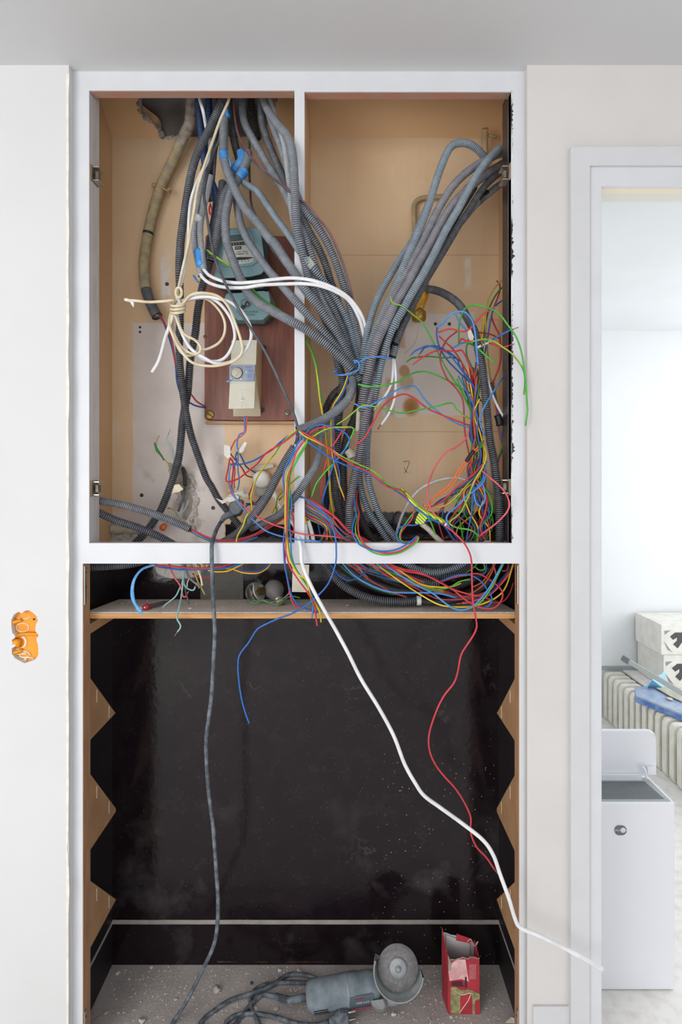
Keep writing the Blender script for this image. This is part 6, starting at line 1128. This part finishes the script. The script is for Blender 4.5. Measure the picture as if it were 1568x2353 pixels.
U = r'''
blue wire resting lowest left in the shelf box, rising over the large conduit~light_blue~2~780,1280,60 789,1296,60 812,1320,56 845,1341,54 893,1359,52 944,1362,52 990,1362,52 1022,1366,54 1050,1374,58
blue wire curving lowest on the shelf and rising steeply to the right~light_blue~2~872,1282,50 882,1294,48 914,1318,44 957,1344,40 994,1363,36 1025,1387,26 1046,1399,20 1068,1401,18 1094,1387,20 1120,1357,24 1138,1328,28 1155,1294,34 1160,1280,36
green wire beside the lowest blue one, rising steeply to the right~green~2~1016,1380,34 1035,1393,28 1052,1400,24 1072,1400,20 1103,1385,22 1125,1357,26 1141,1328,30 1158,1294,36 1163,1280,38
yellow wire under the rail dipping in the middle of the shelf box~yellow~1.9~884,1284,74 893,1294,72 925,1315,68 957,1337,64 981,1346,60 1012,1349,60 1038,1348,64 1060,1340,68
yellow wire curving along the shelf front and up at the far right~yellow~1.9~860,1288,80 869,1298,78 903,1324,70 947,1354,56 990,1380,40 1016,1391,32 1055,1395,28 1098,1391,30 1142,1372,40 1164,1346,54 1179,1298,64 1181,1284,68
bright red wire making the widest loop at the right of the shelf~red~2~895,1300,54 931,1312,50 964,1318,46 990,1326,44 1012,1337,42 1044,1357,36 1077,1383,28 1109,1397,26 1137,1396,30 1153,1378,38 1155,1361,44 1142,1344,50 1109,1322,54 1090,1318,56 1060,1322,60 1020,1334,70
red wire crossing the middle of the shelf box and ending at the right~red~2~884,1284,58 892,1294,56 925,1307,52 957,1313,48 990,1327,40 1022,1344,34 1044,1355,30 1077,1365,28 1105,1370,30 1121,1375,32~t
dark red wire running low along the shelf to the right jamb~maroon~1.9~850,1290,90 860,1302,88 892,1324,82 925,1337,76 957,1352,70 1001,1374,58 1038,1378,52 1088,1376,50 1120,1383,48 1153,1383,54 1170,1367,66 1181,1339,80
blue wire arching over the loops at the right of the shelf~blue~2~1010,1336,80 1016,1334,66 1044,1324,50 1068,1320,42 1088,1324,38 1109,1339,34 1124,1361,32 1131,1378,32 1120,1394,30 1098,1396,34
red wire under the arching blue one~red~1.9~1012,1338,84 1030,1332,72 1055,1324,60 1075,1322,54
pink wire rising to the upper right corner of the shelf box~pink~1.9~1062,1386,40 1080,1384,40 1098,1378,42 1131,1363,48 1164,1328,60 1181,1302,70 1188,1288,76~s
green wire with a pale end in the middle right of the shelf box~green~1.9~985,1358,76 1005,1354,72 1033,1350,64 1055,1337,58 1070,1333,56 1081,1331,56
dark green wire ending near the rail in the shelf box~dark_green~1.9~1062,1324,66 1075,1314,66 1090,1303,68 1100,1290,70
orange wire at the back right of the shelf box~orange~1.9~1060,1372,120 1088,1361,118 1110,1345,116 1120,1333,116 1132,1312,118 1140,1290,120
second orange wire at the back right of the shelf box~orange~1.9~1085,1350,128 1108,1338,128 1122,1320,128 1134,1300,128 1138,1288,128
green loop hanging under the rail at the right~green~1.9~1103,1284,90 1112,1295,88 1115,1306,86 1110,1310,86 1100,1309,86 1092,1302,88
blue loop hanging under the rail right of the green loop~blue~1.9~1112,1284,94 1118,1296,92 1117,1312,92 1110,1319,92 1100,1318,94
red hook under the rail near the right jamb~maroon~1.9~1168,1284,90 1169,1300,88 1164,1311,88 1154,1312,90
blue wire in the left part of the shelf box hanging in a shallow arc~navy~2~752,1284,70 760,1298,66 775,1318,62 792,1331,60 808,1333,60 825,1326,64 840,1314,70 855,1302,78
red wire along the dark cables at the left of the shelf box~maroon~1.8~795,1284,80 804,1296,78 829,1318,76 868,1343,74 905,1362,74 935,1372,78
grey cable slanting down under the rail in the shelf box~grey_cable~3.4~812,1282,100 820,1296,98 833,1315,96 846,1330,94
dark green wire lying among the black cables~dark_green~1.6~785,1300,120 800,1315,118 830,1335,116 870,1355,112 910,1366,110
'''
run(U)
# plaster wound behind the lower left wires
def rub(path, q, r, label, seed, mat='chip', flat=.6):
    rr = random.Random(seed); bm = bmesh.new(); C_ = spline([P(x, y, q) for x, y in path], r*1.0)
    for c in C_:
        g = bmesh.ops.create_icosphere(bm, subdivisions=2, radius=1); s_ = r*rr.uniform(.5, 1.6); o_ = [rr.uniform(-.8, .8)*r for _ in range(3)]
        d = [(Vector((rr.gauss(0,1), rr.gauss(0,1), rr.gauss(0,1))).normalized(), rr.uniform(.3,.9)) for _ in range(8)]
        for v in g['verts']:
            for n, k in d:
                t = v.co.dot(n)
                if t > k: v.co -= n*(t-k)
            v.co = Vector((v.co.x*s_+c[0]+o_[0], v.co.y*s_*flat+c[1], v.co.z*s_+c[2]+o_[2]))
    return tag(bobj('plaster_rubble', bm, mat), label, 'plaster')
hl = prism('plaster_hole', pl('392,1070 402,1058 414,1062 424,1074 434,1092 440,1108 436,1126 444,1150 440,1176 428,1196 418,1190 422,1160 414,1130 404,1112 396,1094', 249.4), (0, .0004, 0), 'plaster_lump'); tag(hl, 'dark broken hole in the pale plaster behind the crossing conduits', 'hole')
rub([(436,1090),(446,1108),(440,1126),(452,1146),(450,1170),(438,1196)], 247, .0055, 'broken plaster edge on the right of the dark hole', 1)
rub([(388,1066),(392,1090),(400,1112),(408,1136),(414,1160)], 248, .004, 'broken plaster edge on the left of the dark hole', 2)
rub([(232,1192),(236,1215),(240,1238)], 240, .011, 'crumbly plaster heap in the lower left corner of the recess', 3)
rub([(262,1238),(290,1234),(318,1238),(345,1232)], 240, .008, 'plaster lumps under the pale buried pipe', 4)
rub([(405,1192),(420,1204),(440,1212),(456,1228)], 244, .006, 'broken plaster around the orange plug', 5)
rub([(440,1298),(462,1302),(486,1298)], 246, .007, 'plaster lump on the black panel just under the rail', 6)
